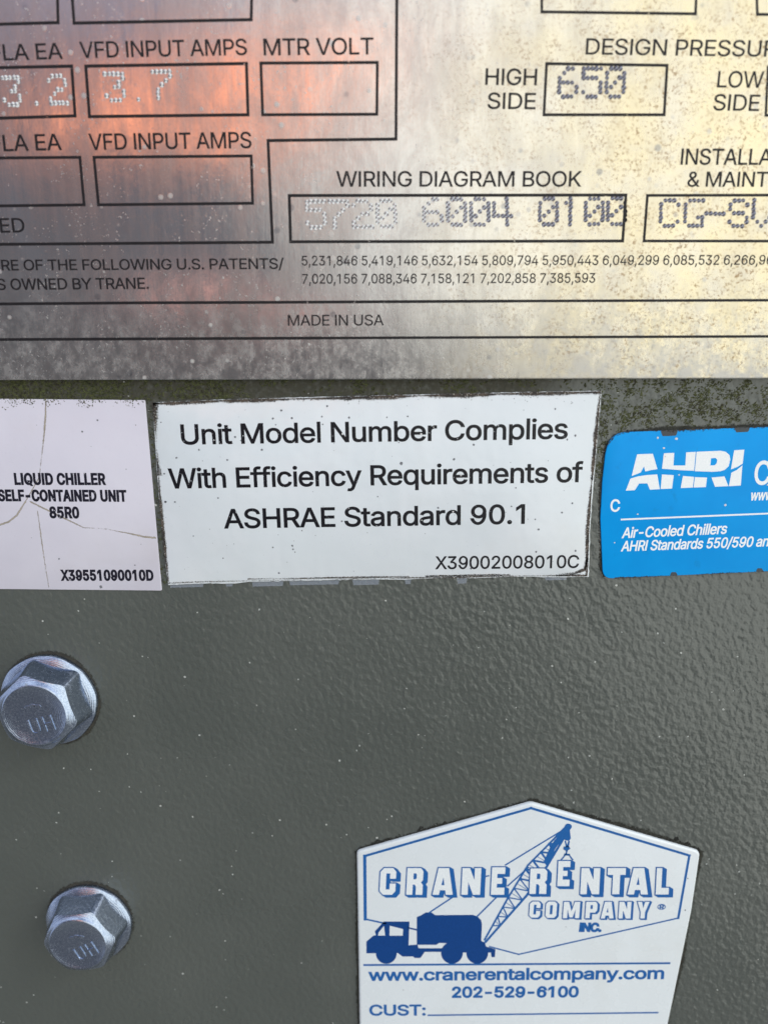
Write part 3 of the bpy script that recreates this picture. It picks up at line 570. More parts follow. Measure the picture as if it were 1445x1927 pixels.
for t in of:
    a, b, c_ = (ov[i] for i in t); X, Y = (a.x + b.x + c_.x) / 3e3, (a.y + b.y + c_.y) / 3e3
    if any(abs(X - p[0]) < r and abs(Y - p[1]) < r and (X - p[0]) ** 2 + (Y - p[1]) ** 2 < (r * .97) ** 2 for p, r in allp): continue
    ar = (b.x - a.x) * (c_.y - a.y) - (b.y - a.y) * (c_.x - a.x)
    mb.f.append(tuple(ids[i] for i in (t if ar > 0 else t[::-1])))
plate = mb.build('rating_plate', plate_material(), origin=(pb[0], 0, pb[1]), smooth=50)
tag(plate, 'brushed metal rating plate with black boxes and dot stamped numbers, yellowed on its right side', 'rating plate')
mb = MB()
def frame(pts, wd, closed=False): mb.line([P(x, y, hp) for x, y in pts], wd * 0.000116, hp + 1.5e-5, closed)
frame([(107, -80), (110, 42.5), (-90, 48)], 4.6)
frame([(131, -80), (140, 43.5), (473, 37), (475, -80)], 4.6)
frame([(-80, 129), (135.5, 124.5), (142, 218), (-80, 225)], 4.8)
frame([(162, 124.5), (464, 119.5), (467, 216), (169, 219.5)], 4.8, True)
frame([(491, 118.8), (710, 117.5), (709, 215), (494.5, 216)], 4.6, True)
frame([(-80, 298), (151, 296), (159, 385.5), (-80, 388.5)], 4.6)
frame([(177.5, 296), (473, 293.5), (475.7, 382.5), (186, 385.5)], 4.6, True)
frame([(747, -80), (745, 261.7), (504.5, 264.5), (513, 455.8), (-80, 460.5)], 4.8)
frame([(1018, -80), (1019, 22.3), (1308, 26), (1312, -80)], 4.2)
frame([(1421, -80), (1424, 27), (1700, 30)], 4.2)
frame([(1028, 119.8), (1254.5, 123), (1249, 216), (1023, 216)], 4.4, True)
frame([(1680, 128), (1444.5, 125.5), (1440, 217), (1675, 219)], 4.2)
frame([(544.5, 368), (1177, 367), (1171, 453.5), (547, 455)], 4.8, True)
frame([(1700, 366.5), (1217.5, 367.8), (1211, 453.5), (1700, 454)], 4.4)
frame([(-200, 573), (0, 572), (277, 569.8)], 4.8); frame([(281, 569.8), (500, 569), (963, 566.6)], 4.8)
frame([(967, 566.6), (1445, 565), (1700, 564)], 4.4)
frame([(-200, 640.5), (0, 639), (534, 636.5)], 4.8); frame([(538, 636.5), (603, 636.2)], 4.8)
frame([(607, 636.2), (1000, 634.6), (1445, 633), (1700, 632)], 4.4)
mb.build('ruled_boxes', black_m, plate)
mb = MB()
T = lambda *a, **k: text(mb, *a, **k)
B = 0.016
T('FLA EA', 8, 113.5, 119.5, 110.5, 29.5, hp, ref='LA EA', bold=B)
T('FLA EA', 8, 284.5, 117.5, 282, 30, hp, ref='LA EA', bold=B)
T('VFD INPUT AMPS', 152, 109, 465.5, 103.2, 30, hp, bold=B)
T('VFD INPUT AMPS', 169, 282, 474, 278.5, 30, hp, bold=B)
T('MTR VOLT', 496.5, 104, 703, 102, 31, hp, bold=B)
T('DESIGN PRESSURE', 1101, 102.3, 1253, 104.2, 30, hp, ref='DESIGN', bold=0.012)
T('HIGH', 912.5, 159.5, 1009.5, 160.3, 30.5, hp, bold=B)
T('SIDE', 916.5, 204.5, 1007, 205.3, 30, hp, bold=B)
T('LOW', 1348, 164.3, 1434.5, 165.2, 30.5, hp, bold=0.012)
T('SIDE', 1340.5, 207.5, 1427, 208.8, 30, hp, bold=0.012)
T('INSTALLATION', 1279.5, 309.6, 1425, 310, 29.5, hp, ref='INSTALL', bold=B)
T('& MAINTENANCE', 1292, 351, 1443, 351.2, 27.5, hp, ref='& MAINT', bold=B)
T('WIRING DIAGRAM BOOK', 633, 351, 1093, 351, 28.6, hp, bold=B)
T('ED', 2, 437.6, 48, 437, 26.5, hp, bold=B)
T('RE OF THE FOLLOWING U.S. PATENTS/', 46, 508.6, 534.5, 505.8, 19.6, hp, ref='OF THE FOLLOWING U.S. PATENTS/', bold=0.022)
T('S OWNED BY TRANE.', 21.5, 545.3, 281, 543.3, 20.5, hp, ref='OWNED BY TRANE.', bold=0.022)
T('5,231,846 5,419,146 5,632,154 5,809,794 5,950,443 6,049,299 6,085,532 6,266,964', 568, 499.6, 1352, 498.2, 18, hp,
  ref='5,231,846 5,419,146 5,632,154 5,809,794 5,950,443 6,049,299 6,085,532', bold=0.012)
T('7,020,156 7,088,346 7,158,121 7,202,858 7,385,593', 569, 533.8, 1119, 532, 18, hp, bold=0.012)
T('MADE IN USA', 542, 612.8, 722, 612.3, 20, hp, bold=0.01)
mb.build('printed_lettering', black_m, plate)

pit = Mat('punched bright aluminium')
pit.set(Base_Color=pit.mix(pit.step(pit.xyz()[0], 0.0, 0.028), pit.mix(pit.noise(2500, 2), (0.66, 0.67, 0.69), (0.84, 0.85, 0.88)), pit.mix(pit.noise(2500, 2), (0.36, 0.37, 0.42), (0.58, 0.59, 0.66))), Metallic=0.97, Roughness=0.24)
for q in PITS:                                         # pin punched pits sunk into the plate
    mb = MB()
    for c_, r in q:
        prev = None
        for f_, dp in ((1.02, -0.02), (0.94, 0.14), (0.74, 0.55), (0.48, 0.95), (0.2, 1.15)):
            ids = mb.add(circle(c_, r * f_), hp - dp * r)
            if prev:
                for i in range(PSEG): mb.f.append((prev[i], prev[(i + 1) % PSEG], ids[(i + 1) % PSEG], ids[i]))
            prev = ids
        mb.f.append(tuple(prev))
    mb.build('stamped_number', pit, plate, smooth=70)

# ================================================================== left label
def specks(parent, pts, h, mat, name='dirt_speck', rng=random.Random(3)):
    mb = MB()
    for (x, y), r in pts:
        c_ = P(x, y, h); k = rng.uniform(0, 6); rr = r * 0.000108
        mb.fill([[(c_[0] + rr * rng.uniform(.7, 1.2) * math.cos(2 * math.pi * i / 9), c_[1] + rr * rng.uniform(.7, 1.2) * math.sin(2 * math.pi * i / 9)) for i in range(9)]], h + 3.2e-5)
    o = mb.build(name, mat, parent); o['kind'] = 'stuff'; return o
speck_m = simple('grey dirt speck', (0.16, 0.17, 0.19), 0.8).m
h1 = 0.00022
lp = [P(-420, 748, h1), P(0, 750.5, h1), P(273.5, 753, h1), P(289, 930, h1), P(305, 1111.5, h1), P(0, 1108.6, h1), P(-420, 1105, h1)]
o1 = P(-60, 1100, h1)
mb = MB(); mb.slab(rounded(lp, [0, 0, .0003, 0, .0003, 0, 0]), 0.00001, h1, 0.00006, 2)
chill = mb.build('label', vinyl('white label film with lavender reflection tint', (0.585, 0.57, 0.66), (0.61, 0.595, 0.68), 0.30), origin=(o1[0], 0, o1[1]), smooth=40)  # lavender reflection of the surroundings put into the base colour
tag(chill, 'cracked white label with painted lavender reflection and bold black words, cut by the left edge', 'label')
navy = ink('near black label ink', (0.008, 0.008, 0.018), 0.4, 0.03).m
mb = MB()
T('LIQUID CHILLER', 28.5, 911.3, 200, 911.5, 20, h1, track=22, bold=0.070)
T('SELF-CONTAINED UNIT', -2, 942, 239.5, 943, 19.6, h1, track=22, bold=0.070)
T('85R0', 94.5, 974, 150.5, 974.5, 19.6, h1, track=22, bold=0.070)
T('X39551090010D', 116, 1091.8, 290, 1091.8, 18.5, h1, track=22, bold=0.070)
mb.build('printed_lettering', navy, chill)
crack_m = grime_material('brown crack line', (0.36, 0.32, 0.26), (0.28, 0.25, 0.20), (0.45, 0.42, 0.36), 2200, 0.35)
mb = MB()
for pts, wd, pk in (([(300, 50), (297, 150), (290, 250), (276, 380), (266, 460), (258, 540), (215, 620), (165, 705)], 2.3, .75), ([(165, 705), (112, 790), (60, 832), (0, 852), (-60, 880)], 2.6, .95),
                    ([(195, 700), (320, 762), (430, 815), (545, 870), (680, 877), (830, 906), (940, 930), (1012, 936)], 2.4, .95), ([(245, 760), (265, 900), (290, 1080), (318, 1258)], 2.0, .55)):
    grime_strip(mb, poly(pts, (0, 740), 3.44, h1), h1 + 1.6e-5, wd * 0.00011, wd * 0.00011, 1, pk, step=0.0002, jig=.2)
mb.build('crack', crack_m, chill)
specks(chill, [((184, 790.5), 1.9), ((155.5, 812), 1.9), ((112, 1051.5), 1.8), ((254.4, 1063.5), 1.4), ((190.5, 1104.5), 3.6), ((256, 800), 1.0), ((238, 883), 1.0), ((172, 840), .8), ((60, 1012), .8), ((70, 800), .7), ((266, 1024), .8)], h1, speck_m)

# ================================================================== white compliance label
h2 = 0.00026
white_v = vinyl('glossy white label film', (0.66, 0.71, 0.75), (0.69, 0.73, 0.77), 0.14, 0.00010)
edge = [(288, 757.5), (420, 752), (560, 748), (700, 744.5), (850, 741), (1000, 737.5), (1131.5, 735.5), (1125, 811), (1117, 903), (1110, 994), (1107.5, 1085.5),
        (1040, 1086.5), (963, 1085), (900, 1088), (820, 1088), (760, 1091), (700, 1090.5), (560, 1093), (470, 1095), (440, 1098.5), (380, 1098), (317, 1101), (309.5, 1040), (302.5, 965), (296, 895), (291.5, 820)]
lp = ccw([P(x, y, h2) for x, y in edge])
rg = random.Random(5); lp = [(x + 0.00012 * noise.noise(Vector((x * 1500, z * 1500, 3))), z + 0.00012 * noise.noise(Vector((x * 1500, z * 1500, 8)))) for x, z in resample(lp, 0.0006)]
o2 = P(712, 1092, h2)
mb = MB(); mb.slab(lp, 0.00001, h2, 0.00005, 2)
comp = mb.build('label', white_v, origin=(o2[0], 0, o2[1]), smooth=40)
tag(comp, 'large white label with dirty worn edges and three lines of black words', 'label')
bk = ink('black label ink', (0.004, 0.004, 0.008), 0.35, 0.02).m
mb = MB()
T('Unit Model Number Complies', 342, 836, 1067.5, 825, 36.6, h2, bold=0.026)
T('With Efficiency Requirements of', 319, 918.8, 1096, 906.4, 36.4, h2, bold=0.026)
T('ASHRAE Standard 90.1', 422.5, 994, 987, 985, 35.4, h2, bold=0.026)
T('X39002008010C', 819, 1070.8, 1088.5, 1068.4, 23.4, h2, bold=0.022)
mb.build('printed_lettering', bk, comp)
g_m = grime_material('brown black edge grime', (0.028, 0.024, 0.022), (0.085, 0.065, 0.050), (0.40, 0.38, 0.34), 3200, 0.22)
mb = MB(); px = 0.00011
def gs(pts, wi, wo, pk, side=1, h=h2, sd=0, jig=.35): grime_strip(mb, [P(x, y, h) for x, y in pts], h + 2.4e-5, wi * px, wo * px, side, pk, seed=sd, jig=jig)
gs([(288, 759), (420, 753.5), (560, 750), (700, 746.5), (850, 742.5), (1000, 739.5), (1131, 737.5)], 8, 3, 1.0, -1)
gs([(289.5, 757), (293.5, 820), (298, 895)], 13, 5, 1.2, 1, sd=2)
gs([(297, 880), (304, 965), (311, 1040), (318, 1099)], 5, 3, .62, 1, sd=2)
gs([(1129.5, 737), (1122.5, 811), (1114, 903)], 7, 3, .8, -1, sd=3)
gs([(1114, 895), (1106.5, 994), (1104, 1084)], 7, 3, .95, -1, sd=4)
gs([(466, 1090), (560, 1089), (640, 1087.5), (700, 1087), (770, 1085.5)], 4, 2, .9, 1, sd=5, jig=.2)
gs([(800, 1085), (870, 1083), (960, 1082)], 4, 2, .9, 1, sd=5, jig=.2)
gs([(1040, 1084), (1080, 1080), (1100, 1072), (1105, 1050)], 6, 4, .85, 1, sd=6)
gs([(317, 1097.5), (380, 1095), (470, 1093), (700, 1089), (960, 1084), (1104, 1083)], 4, 3, .55, 1, sd=7)
mb.build('edge_grime', g_m, comp)['kind'] = 'stuff'
o = lambda pts: [(280 + x / 3.284, 720 + y / 3.284) for x, y in pts]
q = lambda pts: [(700 + x / 3.284, 720 + y / 3.284) for x, y in pts]
A = o([(312, 415), (172, 465), (486, 478), (700, 415), (768, 222), (886, 218), (785, 260), (1070, 210), (1238, 217), (1103, 145), (820, 172), (77, 245), (97, 563), (105, 737), (163, 737), (430, 713), (277, 948),
       (461, 1085), (768, 1018), (888, 1008), (892, 1030), (904, 1047), (805, 1177), (947, 915), (1193, 857), (1415, 705), (570, 358), (535, 335), (1075, 258), (1287, 612)]) + \
    q([(505, 474), (628, 384), (887, 650), (408, 773), (1236, 745), (1172, 803), (1007, 845), (1027, 907), (1012, 1045), (1256, 1040), (1255, 327), (1205, 352), (1130, 162), (220, 208), (92, 215), (165, 370), (860, 765), (610, 1150)])
A = [(p, rg.uniform(1.3, 2.3)) for p in A] + [((754.8, 872), 3.4), ((312, 944.4), 2.6)]
A += [((rg.uniform(310, 1095), rg.uniform(760, 1075)), rg.uniform(.5, .9)) for _ in range(60)]
A += [((rg.uniform(500, 1100), 748 + 12 * rg.random() ** 2), rg.uniform(.5, 1.1)) for _ in range(40)]
specks(comp, A, h2, speck_m)
pale = simple('pale dust speck', (0.66, 0.67, 0.66), 0.8).m
specks(comp, [(p, rg.uniform(1.1, 2.0)) for p in o([(1197, 318), (405, 355), (935, 345)]) + q([(303, 318), (1074, 292), (380, 275), (548, 575), (556, 850), (307, 850), (500, 798), (1040, 1110)])], h2, pale, 'dust_speck')
film = Mat('clear label film'); film.set(Base_Color=(0.60, 0.68, 0.84), Roughness=0.12, Alpha=0.22)
mb = MB()
for a0, a1, dy in ((318, 385, 5), (423, 440, 5), (473, 535, 6), (543, 640, 5), (662, 715, 7), (760, 775, 7), (858, 880, 8), (1023, 1068, 5)):
    f = lambda x: 1101 - (x - 317) * 15.5 / 790
    mb.slab([P(a0, f(a0) - 9, .0002), P(a0 + 3, f(a0) + dy, .0002), P(a1 - 3, f(a1) + dy, .0002), P(a1, f(a1) - 9, .0002)], .00002, .00013)
mb.build('clear_overlay_film', film.m, comp)

# ================================================================== blue certification label
h3 = 0.00034
blue = Mat('bright blue label film')
nb = blue.noise(70, 4)
blue.set(Base_Color=blue.mix(blue.step(blue.noise(260, 4, .65), .60, .72, 0, .35), blue.mix(blue.step(nb, .3, .7), (0.0, 0.29, 0.75), (0.0, 0.33, 0.81)), (0.004, 0.20, 0.52)), Roughness=0.3, Specular_IOR_Level=0.15)
Z = lambda pts: poly(pts, (1045, 740), 3.6125, h3)
lp = Z([(372, 268), (2100, 205), (2100, 1182), (322, 1262), (305, 850), (318, 600), (338, 420)])
mb = MB(); mb.slab(rounded(lp, [.0042, .004, .004, .0022, 0, 0, .002]), 0.00001, h3, 0.0001, 3)
o3 = P(1400, 1082, h3)
ahri = mb.build('label', blue.m, origin=(o3[0], 0, o3[1]), smooth=40)
tag(ahri, 'bright blue label with rounded corners and a white slashed logo', 'label')
wp = ink('white print', (0.82, 0.86, 0.88), 0.35).m
mb = MB()
ZF = lambda *loops: mb.fill(orient([Z(l) for l in loops]), h3 + 2e-5)
ZF([(553, 415), (660, 411), (691, 516), (650, 522), (608, 532), (600, 497), (577, 539), (516, 563)])
ZF([(735, 408), (805, 405), (800, 491), (881, 491), (886, 402), (951, 398), (940, 527), (850, 523), (722, 513)])
ZF([(957, 398), (1120, 391), (1155, 398), (1180, 420), (1186, 450), (1175, 495), (1150, 520), (1120, 530), (1060, 534), (945, 530)], [(1055, 442), (1085, 440), (1098, 452), (1092, 478), (1078, 490), (1050, 491)])
ZF([(1212, 388), (1281, 383), (1270, 479), (1235, 500), (1190, 518)])
ZF([(508, 580), (555, 566), (620, 556), (690, 552), (707, 652), (640, 656), (622, 612), (566, 614), (538, 659), (476, 662)])
ZF([(722, 552), (802, 557), (790, 648), (713, 651)])
ZF([(864, 562), (940, 569), (931, 641), (849, 645)])
ZF([(946, 570), (1028, 573), (1020, 638), (936, 641)])
ZF([(1058, 573), (1146, 565), (1173, 631), (1082, 636)])
ZF([(1193, 540), (1230, 522), (1268, 490), (1257, 627), (1176, 632)])
mb.build('certification_logo', wp, ahri)
mb = MB()
T('CERTIFIED', 1417, 911.5, 1447, 911, 43, h3, ref='C', bold=0.022)
T('www.', 1410, 941.6, 1438, 940.8, 19, h3, ref='ww', bold=0.03, slant=.12)
T('C', 1147.5, 962.5, 1165.5, 962, 22, h3, bold=0.03)
T('Air-Cooled Chillers', 1169, 1012.4, 1365.5, 1004, 19, h3, bold=0.030, slant=.16)
T('AHRI Standards 550/590 and', 1167.5, 1037.2, 1414.5, 1028.6, 18.6, h3, ref='AHRI Standards 550/590', bold=0.030, slant=.16)
mb.line([P(1169, 977.6, h3), P(1445, 966.3, h3), P(1590, 960, h3)], 3.2 * px, h3 + 2e-5)
mb.build('printed_lettering', wp, ahri)
specks(ahri, [((1045 + x / 3.6125, 740 + y / 3.6125), r) for (x, y), r in (((735, 373), 2.2), ((693, 303), 2.0), ((820, 310), 2.8), ((557, 822), 1.8), ((1152, 760), 2.6), ((400, 1015), 1.5), ((838, 555), 1.6), ((745, 430), 1.8), ((1440, 622), 2.0))], h3, pale, 'dust_speck')
notch_m = simple('dark notch', (0.035, 0.045, 0.055), .5)
for pts, r_ in [([(c0, y0), (c1, y1), (c1 - 14, y1 + d), (c0 + 14, y0 + d)], .0003) for c0, c1, y0, y1, d in ((712, 832, 252, 248, 40), (1212, 1322, 232, 228, 34), (1720, 1830, 214, 210, 34))] + \
               [([(c0 - 28, y0 + 12), (c0 - 14, y0 - 12), (c0 + 14, y0 - 12), (c0 + 28, y0 + 10)], .0002) for c0, y0 in ((802, 1228), (1385, 1202))]:
    mb = MB(); mb.fill([rounded(ccw(Z(pts)), [r_] * 4)], h3 + 2.2e-5); mb.build('dark_notch', notch_m, ahri)
mb = MB()
grime_strip(mb, Z([(480, 262), (800, 250), (1445, 225), (2000, 205)]), h3 + 2.3e-5, 8 * px, 1.5 * px, -1, .5, seed=3)
grime_strip(mb, Z([(480, 262), (400, 290), (352, 350)]), h3 + 2.3e-5, 4 * px, 1.5 * px, 1, .5, seed=4)
grime_strip(mb, Z([(400, 1258), (800, 1240), (1445, 1210), (2000, 1186)]), h3 + 2.3e-5, 4 * px, 1.5 * px, 1, .5, seed=5)
mb.build('edge_grime', grime_material('black edge dirt', (0.025, 0.027, 0.028), (0.045, 0.04, 0.03), (0.25, 0.25, 0.24), 2200, .14), ahri)['kind'] = 'stuff'

# ================================================================== crane hire tag
h4 = 0.0009
K = lambda pts: poly(pts, (650, 1480), 2.064, h4)
lp = ccw(K([(44, 255), (720, 64), (1378, 256), (1345, 480), (1310, 650), (1245, 960), (1150, 1500), (62, 1500), (55, 923)]))
lp = rounded(lp, [.0012, .003, .0016, 0, 0, 0, .001, .001, 0][::1] if area(K([(44, 255), (720, 64), (1378, 256)])) > 0 else [0, .001, .001, 0, 0, 0, .0016, .003, .0012])
tagm = vinyl('thick white tag vinyl', (0.68, 0.73, 0.76), (0.70, 0.75, 0.78), 0.20, 0.00004)
mb = MB(); mb.slab(lp, 0.00001, h4, 0.00055, 6)
o4 = P(985, 2200, h4)
crane = mb.build('hire_tag', tagm, origin=(o4[0], 0, o4[1]), smooth=60)
tag(crane, 'thick white pointed tag printed in blue with a truck crane', 'hire tag')
cb = ink('blue tag ink', (0.012, 0.105, 0.34), 0.35).m
cd = ink('dark blue tag ink', (0.003, 0.046, 0.20), 0.35).m
mb = MB(); hl = h4 + 2e-5
mb.line(K([(75, 270), (720, 84)]), 5.6 * px, hl); mb.line(K([(720, 84), (1334, 268)]), 5.6 * px, hl + 2e-6)
mb.line(K([(1334, 268), (1291, 511)]), 5.1 * px, hl); mb.line(K([(1291, 511), (672, 652)]), 3.4 * px, hl + 2e-6)
mb.line(K([(672, 652), (560, 622)]), 3.4 * px, hl); mb.line(K([(75, 270), (77, 515)]), 6.8 * px, hl + 2e-6)
mb.line(K([(77, 515), (155, 532)]), 4.1 * px, hl); mb.line(K([(245, 549), (282, 558)]), 3.9 * px, hl)
mb.line([P(685.7, 1816, h4), P(1258.5, 1812.5, h4)], 4.9 * px, hl)
mb.line([P(806, 1910.5, h4), P(1236.5, 1905.5, h4)], 3.9 * px, hl)
mb.build('border_line', cb, crane)
# truck crane emblem
E4 = lambda pts: poly(pts, (670, 1540), 4.379, h4)
E5 = lambda pts: poly(pts, (960, 1520), 3.905, h4)
mb = MB()
mb.fill(orient([E4([(85, 1015), (140, 968), (163, 962), (155, 930), (228, 850), (440, 850), (432, 1045), (505, 1040), (515, 1070), (800, 1070), (800, 1100), (565, 1100), (530, 1150), (480, 1150), (470, 1138), (380, 1138), (345, 1110), (85, 1112)]),
                E4([(180, 966), (186, 940), (230, 885), (240, 966)]), E4([(277, 884), (388, 912), (384, 966), (275, 967)])]), hl)
mb.fill([ccw(E4([(500, 812), (540, 796), (572, 775), (622, 775), (650, 797), (960, 795), (1000, 808), (1028, 838), (1036, 870), (1030, 1010), (1062, 1025), (1068, 1055), (1147, 1078), (1142, 1143), (1114, 1143), (1110, 1106), (905, 1106), (785, 1106), (785, 1030), (684, 1026), (660, 1042), (500, 1042)]))], hl + 2e-6)
for cx_, cy_, r_ in ((249, 1112, 86), (789, 1108, 90), (997, 1108, 90)):
    mb.fill([ccw(E4([(cx_ + r_ * math.cos(i * math.pi / 14), cy_ + r_ * math.sin(i * math.pi / 14)) for i in range(28)]))], hl + 4e-6)
mb.line(E4([(438, 905), (502, 920)]), 3 * px, hl + 1e-6)
mb.build('truck_silhouette', cd, crane)
mb = MB()
base = Vector(P(912, 1769, h4)); tip = Vector(P(1068, 1556, h4))
Lft = [(1058, 1000), (1250, 655), (1415, 385)]
el = E4(Lft) + E5([(260, 290), (405, 140)]); er = E4([(1066, 1018), (1400, 640)]) + E5([(268, 430), (432, 155)])
for i in range(len(el) - 1): mb.line([el[i], el[i + 1]], 4.2 * px, hl + i % 2 * 2e-6)
for i in range(len(er) - 1): mb.line([er[i], er[i + 1]], 5.2 * px, hl + 4e-6 + i % 2 * 2e-6)
def along(path, f):
    ls = [(Vector(path[i + 1]) - Vector(path[i])).length for i in range(len(path) - 1)]; d_ = f * sum(ls)
    for i, l in enumerate(ls):
        if d_ <= l: return tuple(Vector(path[i]).lerp(Vector(path[i + 1]), d_ / l))
        d_ -= l
    return tuple(path[-1])
k = 25
for i in range(3, k):
    f = i / k
    a_, b_ = (el, er) if i % 2 else (er, el)
    wl = 2.9 if i < 13 else 4.4
    mb.line([along(a_, f), along(b_, min(1, f + 1 / k))], wl * px, hl + 8e-6 + i % 2 * 2e-6)
    if i % 2 == 0: mb.line([along(el, f), along(er, f)], 1.3 * px, hl + 12e-6)
mb.fill([ccw(E5([(405, 135), (432, 155), (330, 300), (268, 430), (245, 395), (300, 270)]))], hl + 1.4e-5)
mb.fill([ccw(E5([(425 + 26 * math.cos(i * math.pi / 8), 138 + 22 * math.sin(i * math.pi / 8)) for i in range(16)]))], hl + 1.6e-5)
mb.fill([ccw(E5([(408, 165), (436, 160), (443, 225), (430, 242), (400, 238), (392, 220)])), ], hl + 1.8e-5)
for c_ in ([(398, 245), (406, 240), (420, 285), (408, 292)], [(425, 240), (436, 245), (428, 292), (414, 285)], [(390, 285), (428, 280), (440, 300), (412, 320), (388, 305)], [(408, 315), (420, 315), (414, 345), (404, 345)],
           [(395, 335), (436, 338), (440, 352), (392, 350)], [(398, 345), (406, 350), (378, 384), (366, 382)], [(424, 345), (434, 345), (466, 384), (452, 386)]):
    mb.fill([ccw(E5(c_))], hl + 2.0e-5)
# stay cables
mb.line([P(1067, 1557, h4), P(951, 1627.5, h4)], 3.2 * px, hl + 3e-6); mb.line([P(851, 1688.6, h4), P(808, 1717, h4)], 3.4 * px, hl + 3e-6)
mb.line([P(993.5, 1632.5, h4), P(955, 1667, h4)], 3.2 * px, hl + 3e-6); mb.line([P(932.6, 1689.6, h4), P(897.5, 1724.5, h4)], 3.4 * px, hl + 3e-6)
mb.line([P(914, 1649, h4), P(919, 1648, h4)], 3.2 * px, hl + 3e-6)
mb.build('boom_and_cables', cb, crane)
# block letters with a thrown shadow
BL = {'C': [[(0.22, 0), (.8, 0), (1, .14), (1, .42), (.62, .42), (.62, .20), (.38, .20), (.38, .80), (.62, .80), (.62, .60), (1, .60), (1, .86), (.8, 1), (.22, 1), (0, .86), (0, .14)]],
      'R': [[(0, 0), (.38, 0), (.38, .38), (.50, .38), (.58, .30), (.58, 0), (1, 0), (1, .36), (.88, .46), (1, .56), (1, .88), (.84, 1), (0, 1)], [(.40, .58), (.40, .80), (.56, .80), (.60, .76), (.60, .62), (.56, .58)]],
      'A': [[(0, 0), (.32, 0), (.36, .17), (.62, .17), (.66, 0), (1, 0), (.76, 1), (.24, 1)], [(.42, .36), (.50, .66), (.57, .36)]],
      'N': [[(0, 0), (.34, 0), (.34, .48), (.62, 0), (1, 0), (1, 1), (.66, 1), (.66, .55), (.40, 1), (0, 1)]],
      'E': [[(0, 0), (1, 0), (1, .26), (.42, .26), (.42, .40), (.80, .40), (.80, .61), (.42, .61), (.42, .76), (1, .76), (1, 1), (0, 1)]],
      'T': [[(.30, 0), (.70, 0), (.70, .74), (1, .74), (1, 1), (0, 1), (0, .74), (.30, .74)]],
      'L': [[(0, 0), (1, 0), (1, .25), (.42, .25), (.42, 1), (0, 1)]],
      'O': [[(.2, 0), (.8, 0), (1, .14), (1, .86), (.8, 1), (.2, 1), (0, .86), (0, .14)], [(.38, .22), (.38, .78), (.62, .78), (.62, .22)]],
      'M': [[(0, 0), (.26, 0), (.26, .55), (.40, .05), (.60, .05), (.74, .55), (.74, 0), (1, 0), (1, 1), (.68, 1), (.5, .42), (.32, 1), (0, 1)]],
      'P': [[(0, 0), (.38, 0), (.38, .34), (.84, .34), (1, .48), (1, .86), (.84, 1), (0, 1)], [(.40, .56), (.40, .80), (.60, .80), (.60, .56)]],
      'Y': [[(.32, 0), (.68, 0), (.68, .36), (1, 1), (.64, 1), (.5, .62), (.36, 1), (0, 1), (.32, .36)]]}
def blocks(spec, F, out, sh, nsh, lean):
    mbs, mbf = MB(), MB()
    for ch, x0, x1, y0, y1 in spec:
        ls = orient([ccw(F([(x0 + (x1 - x0) * a_ + lean * b_ * (y1 - y0), y1 - b_ * (y1 - y0)) for a_, b_ in l])) for l in BL[ch]])
        for j in range(nsh + 1):
            dx_, dz_ = sh[0] * j / nsh, sh[1] * j / nsh
            mbs.fill([[(p[0] + dx_, p[1] + dz_) for p in grow(l, out, 1.6)] for l in ls], hl + 2.6e-5 + 1.2e-6 * (nsh - j))
        mbf.fill(ls, hl + 5e-5)
    return mbs, mbf
s1, f1 = blocks([('C', 192, 322, 408, 628), ('R', 412, 545, 408, 628), ('A', 628, 795, 408, 628), ('N', 865, 1020, 408, 628), ('E', 1108, 1218, 402, 628)], E4, 2.5 * px, (7.5 * px, -5.0 * px), 6, 0.05)
s2, f2 = blocks([('R', 138, 262, 445, 632), ('E', 343, 432, 390, 575), ('N', 512, 650, 442, 634), ('T', 706, 838, 442, 634), ('A', 858, 1008, 442, 636), ('L', 1065, 1160, 442, 636)], E5, 2.5 * px, (7.5 * px, -5.0 * px), 6, 0.05)
s3, f3 = blocks([('C', 136, 215, 688, 806), ('O', 255, 335, 688, 808), ('M', 384, 504, 690, 810), ('P', 548, 632, 690, 810), ('A', 662, 756, 690, 812), ('N', 792, 880, 690, 812), ('Y', 925, 1012, 690, 812)], E5, 2.1 * px, (3.2 * px, -2.0 * px), 3, 0.07)
for a_, b_ in ((s1, s2), (s1, s3), (f1, f2), (f1, f3)):
    i0 = len(a_.v); a_.v += b_.v; a_.f += [tuple(i + i0 for i in f) for f in b_.f]
lw = s1.build('logo_lettering', cb, crane)
f1.build('letter_face', ink('white letter face', (0.70, 0.75, 0.78), .3).m, lw)
mb = MB()
T('INC.', 1088.5, 1752.3, 1131, 1752.6, 15, h4, bold=0.10, slant=.05)
T('www.cranerentalcompany.com', 693.5, 1845, 1248.5, 1841.5, 20.4, h4, bold=0.052)
T('202-529-6100', 850, 1876.8, 1088, 1875.8, 19.2, h4, bold=0.060)
T('CUST:', 695, 1910.6, 801, 1910.2, 19.2, h4, bold=0.045)
mb.build('printed_lettering', cb, crane)
mb = MB()
c_ = P(1244, 1706.5, h4)
for i in range(18):
    a_, b_ = 2 * math.pi * i / 18, 2 * math.pi * (i + 1) / 18
    mb.line([(c_[0] + 8 * px * math.cos(t), c_[1] + 6.2 * px * math.sin(t)) for t in (a_, b_)], 1.8 * px, hl + i % 2 * 2e-6)
text(mb, 'R', 1240, 1710.5, 1248.5, 1710.5, 8, h4, bold=.06, lift=3e-5)
mb.build('registered_mark', cb, crane)
specks(crane, [((650 + x / 2.064, 1480 + y / 2.064), r) for (x, y), r in (((1328, 357), 1.6), ((1318, 480), 1.8), ((840, 492), 1.2), ((1170, 90), .9), ((225, 790), 1.2), ((855, 545), 1.0), ((1060, 540), .8), ((130, 250), .8), ((700, 250), .8), ((985, 300), .8))], h4, speck_m)

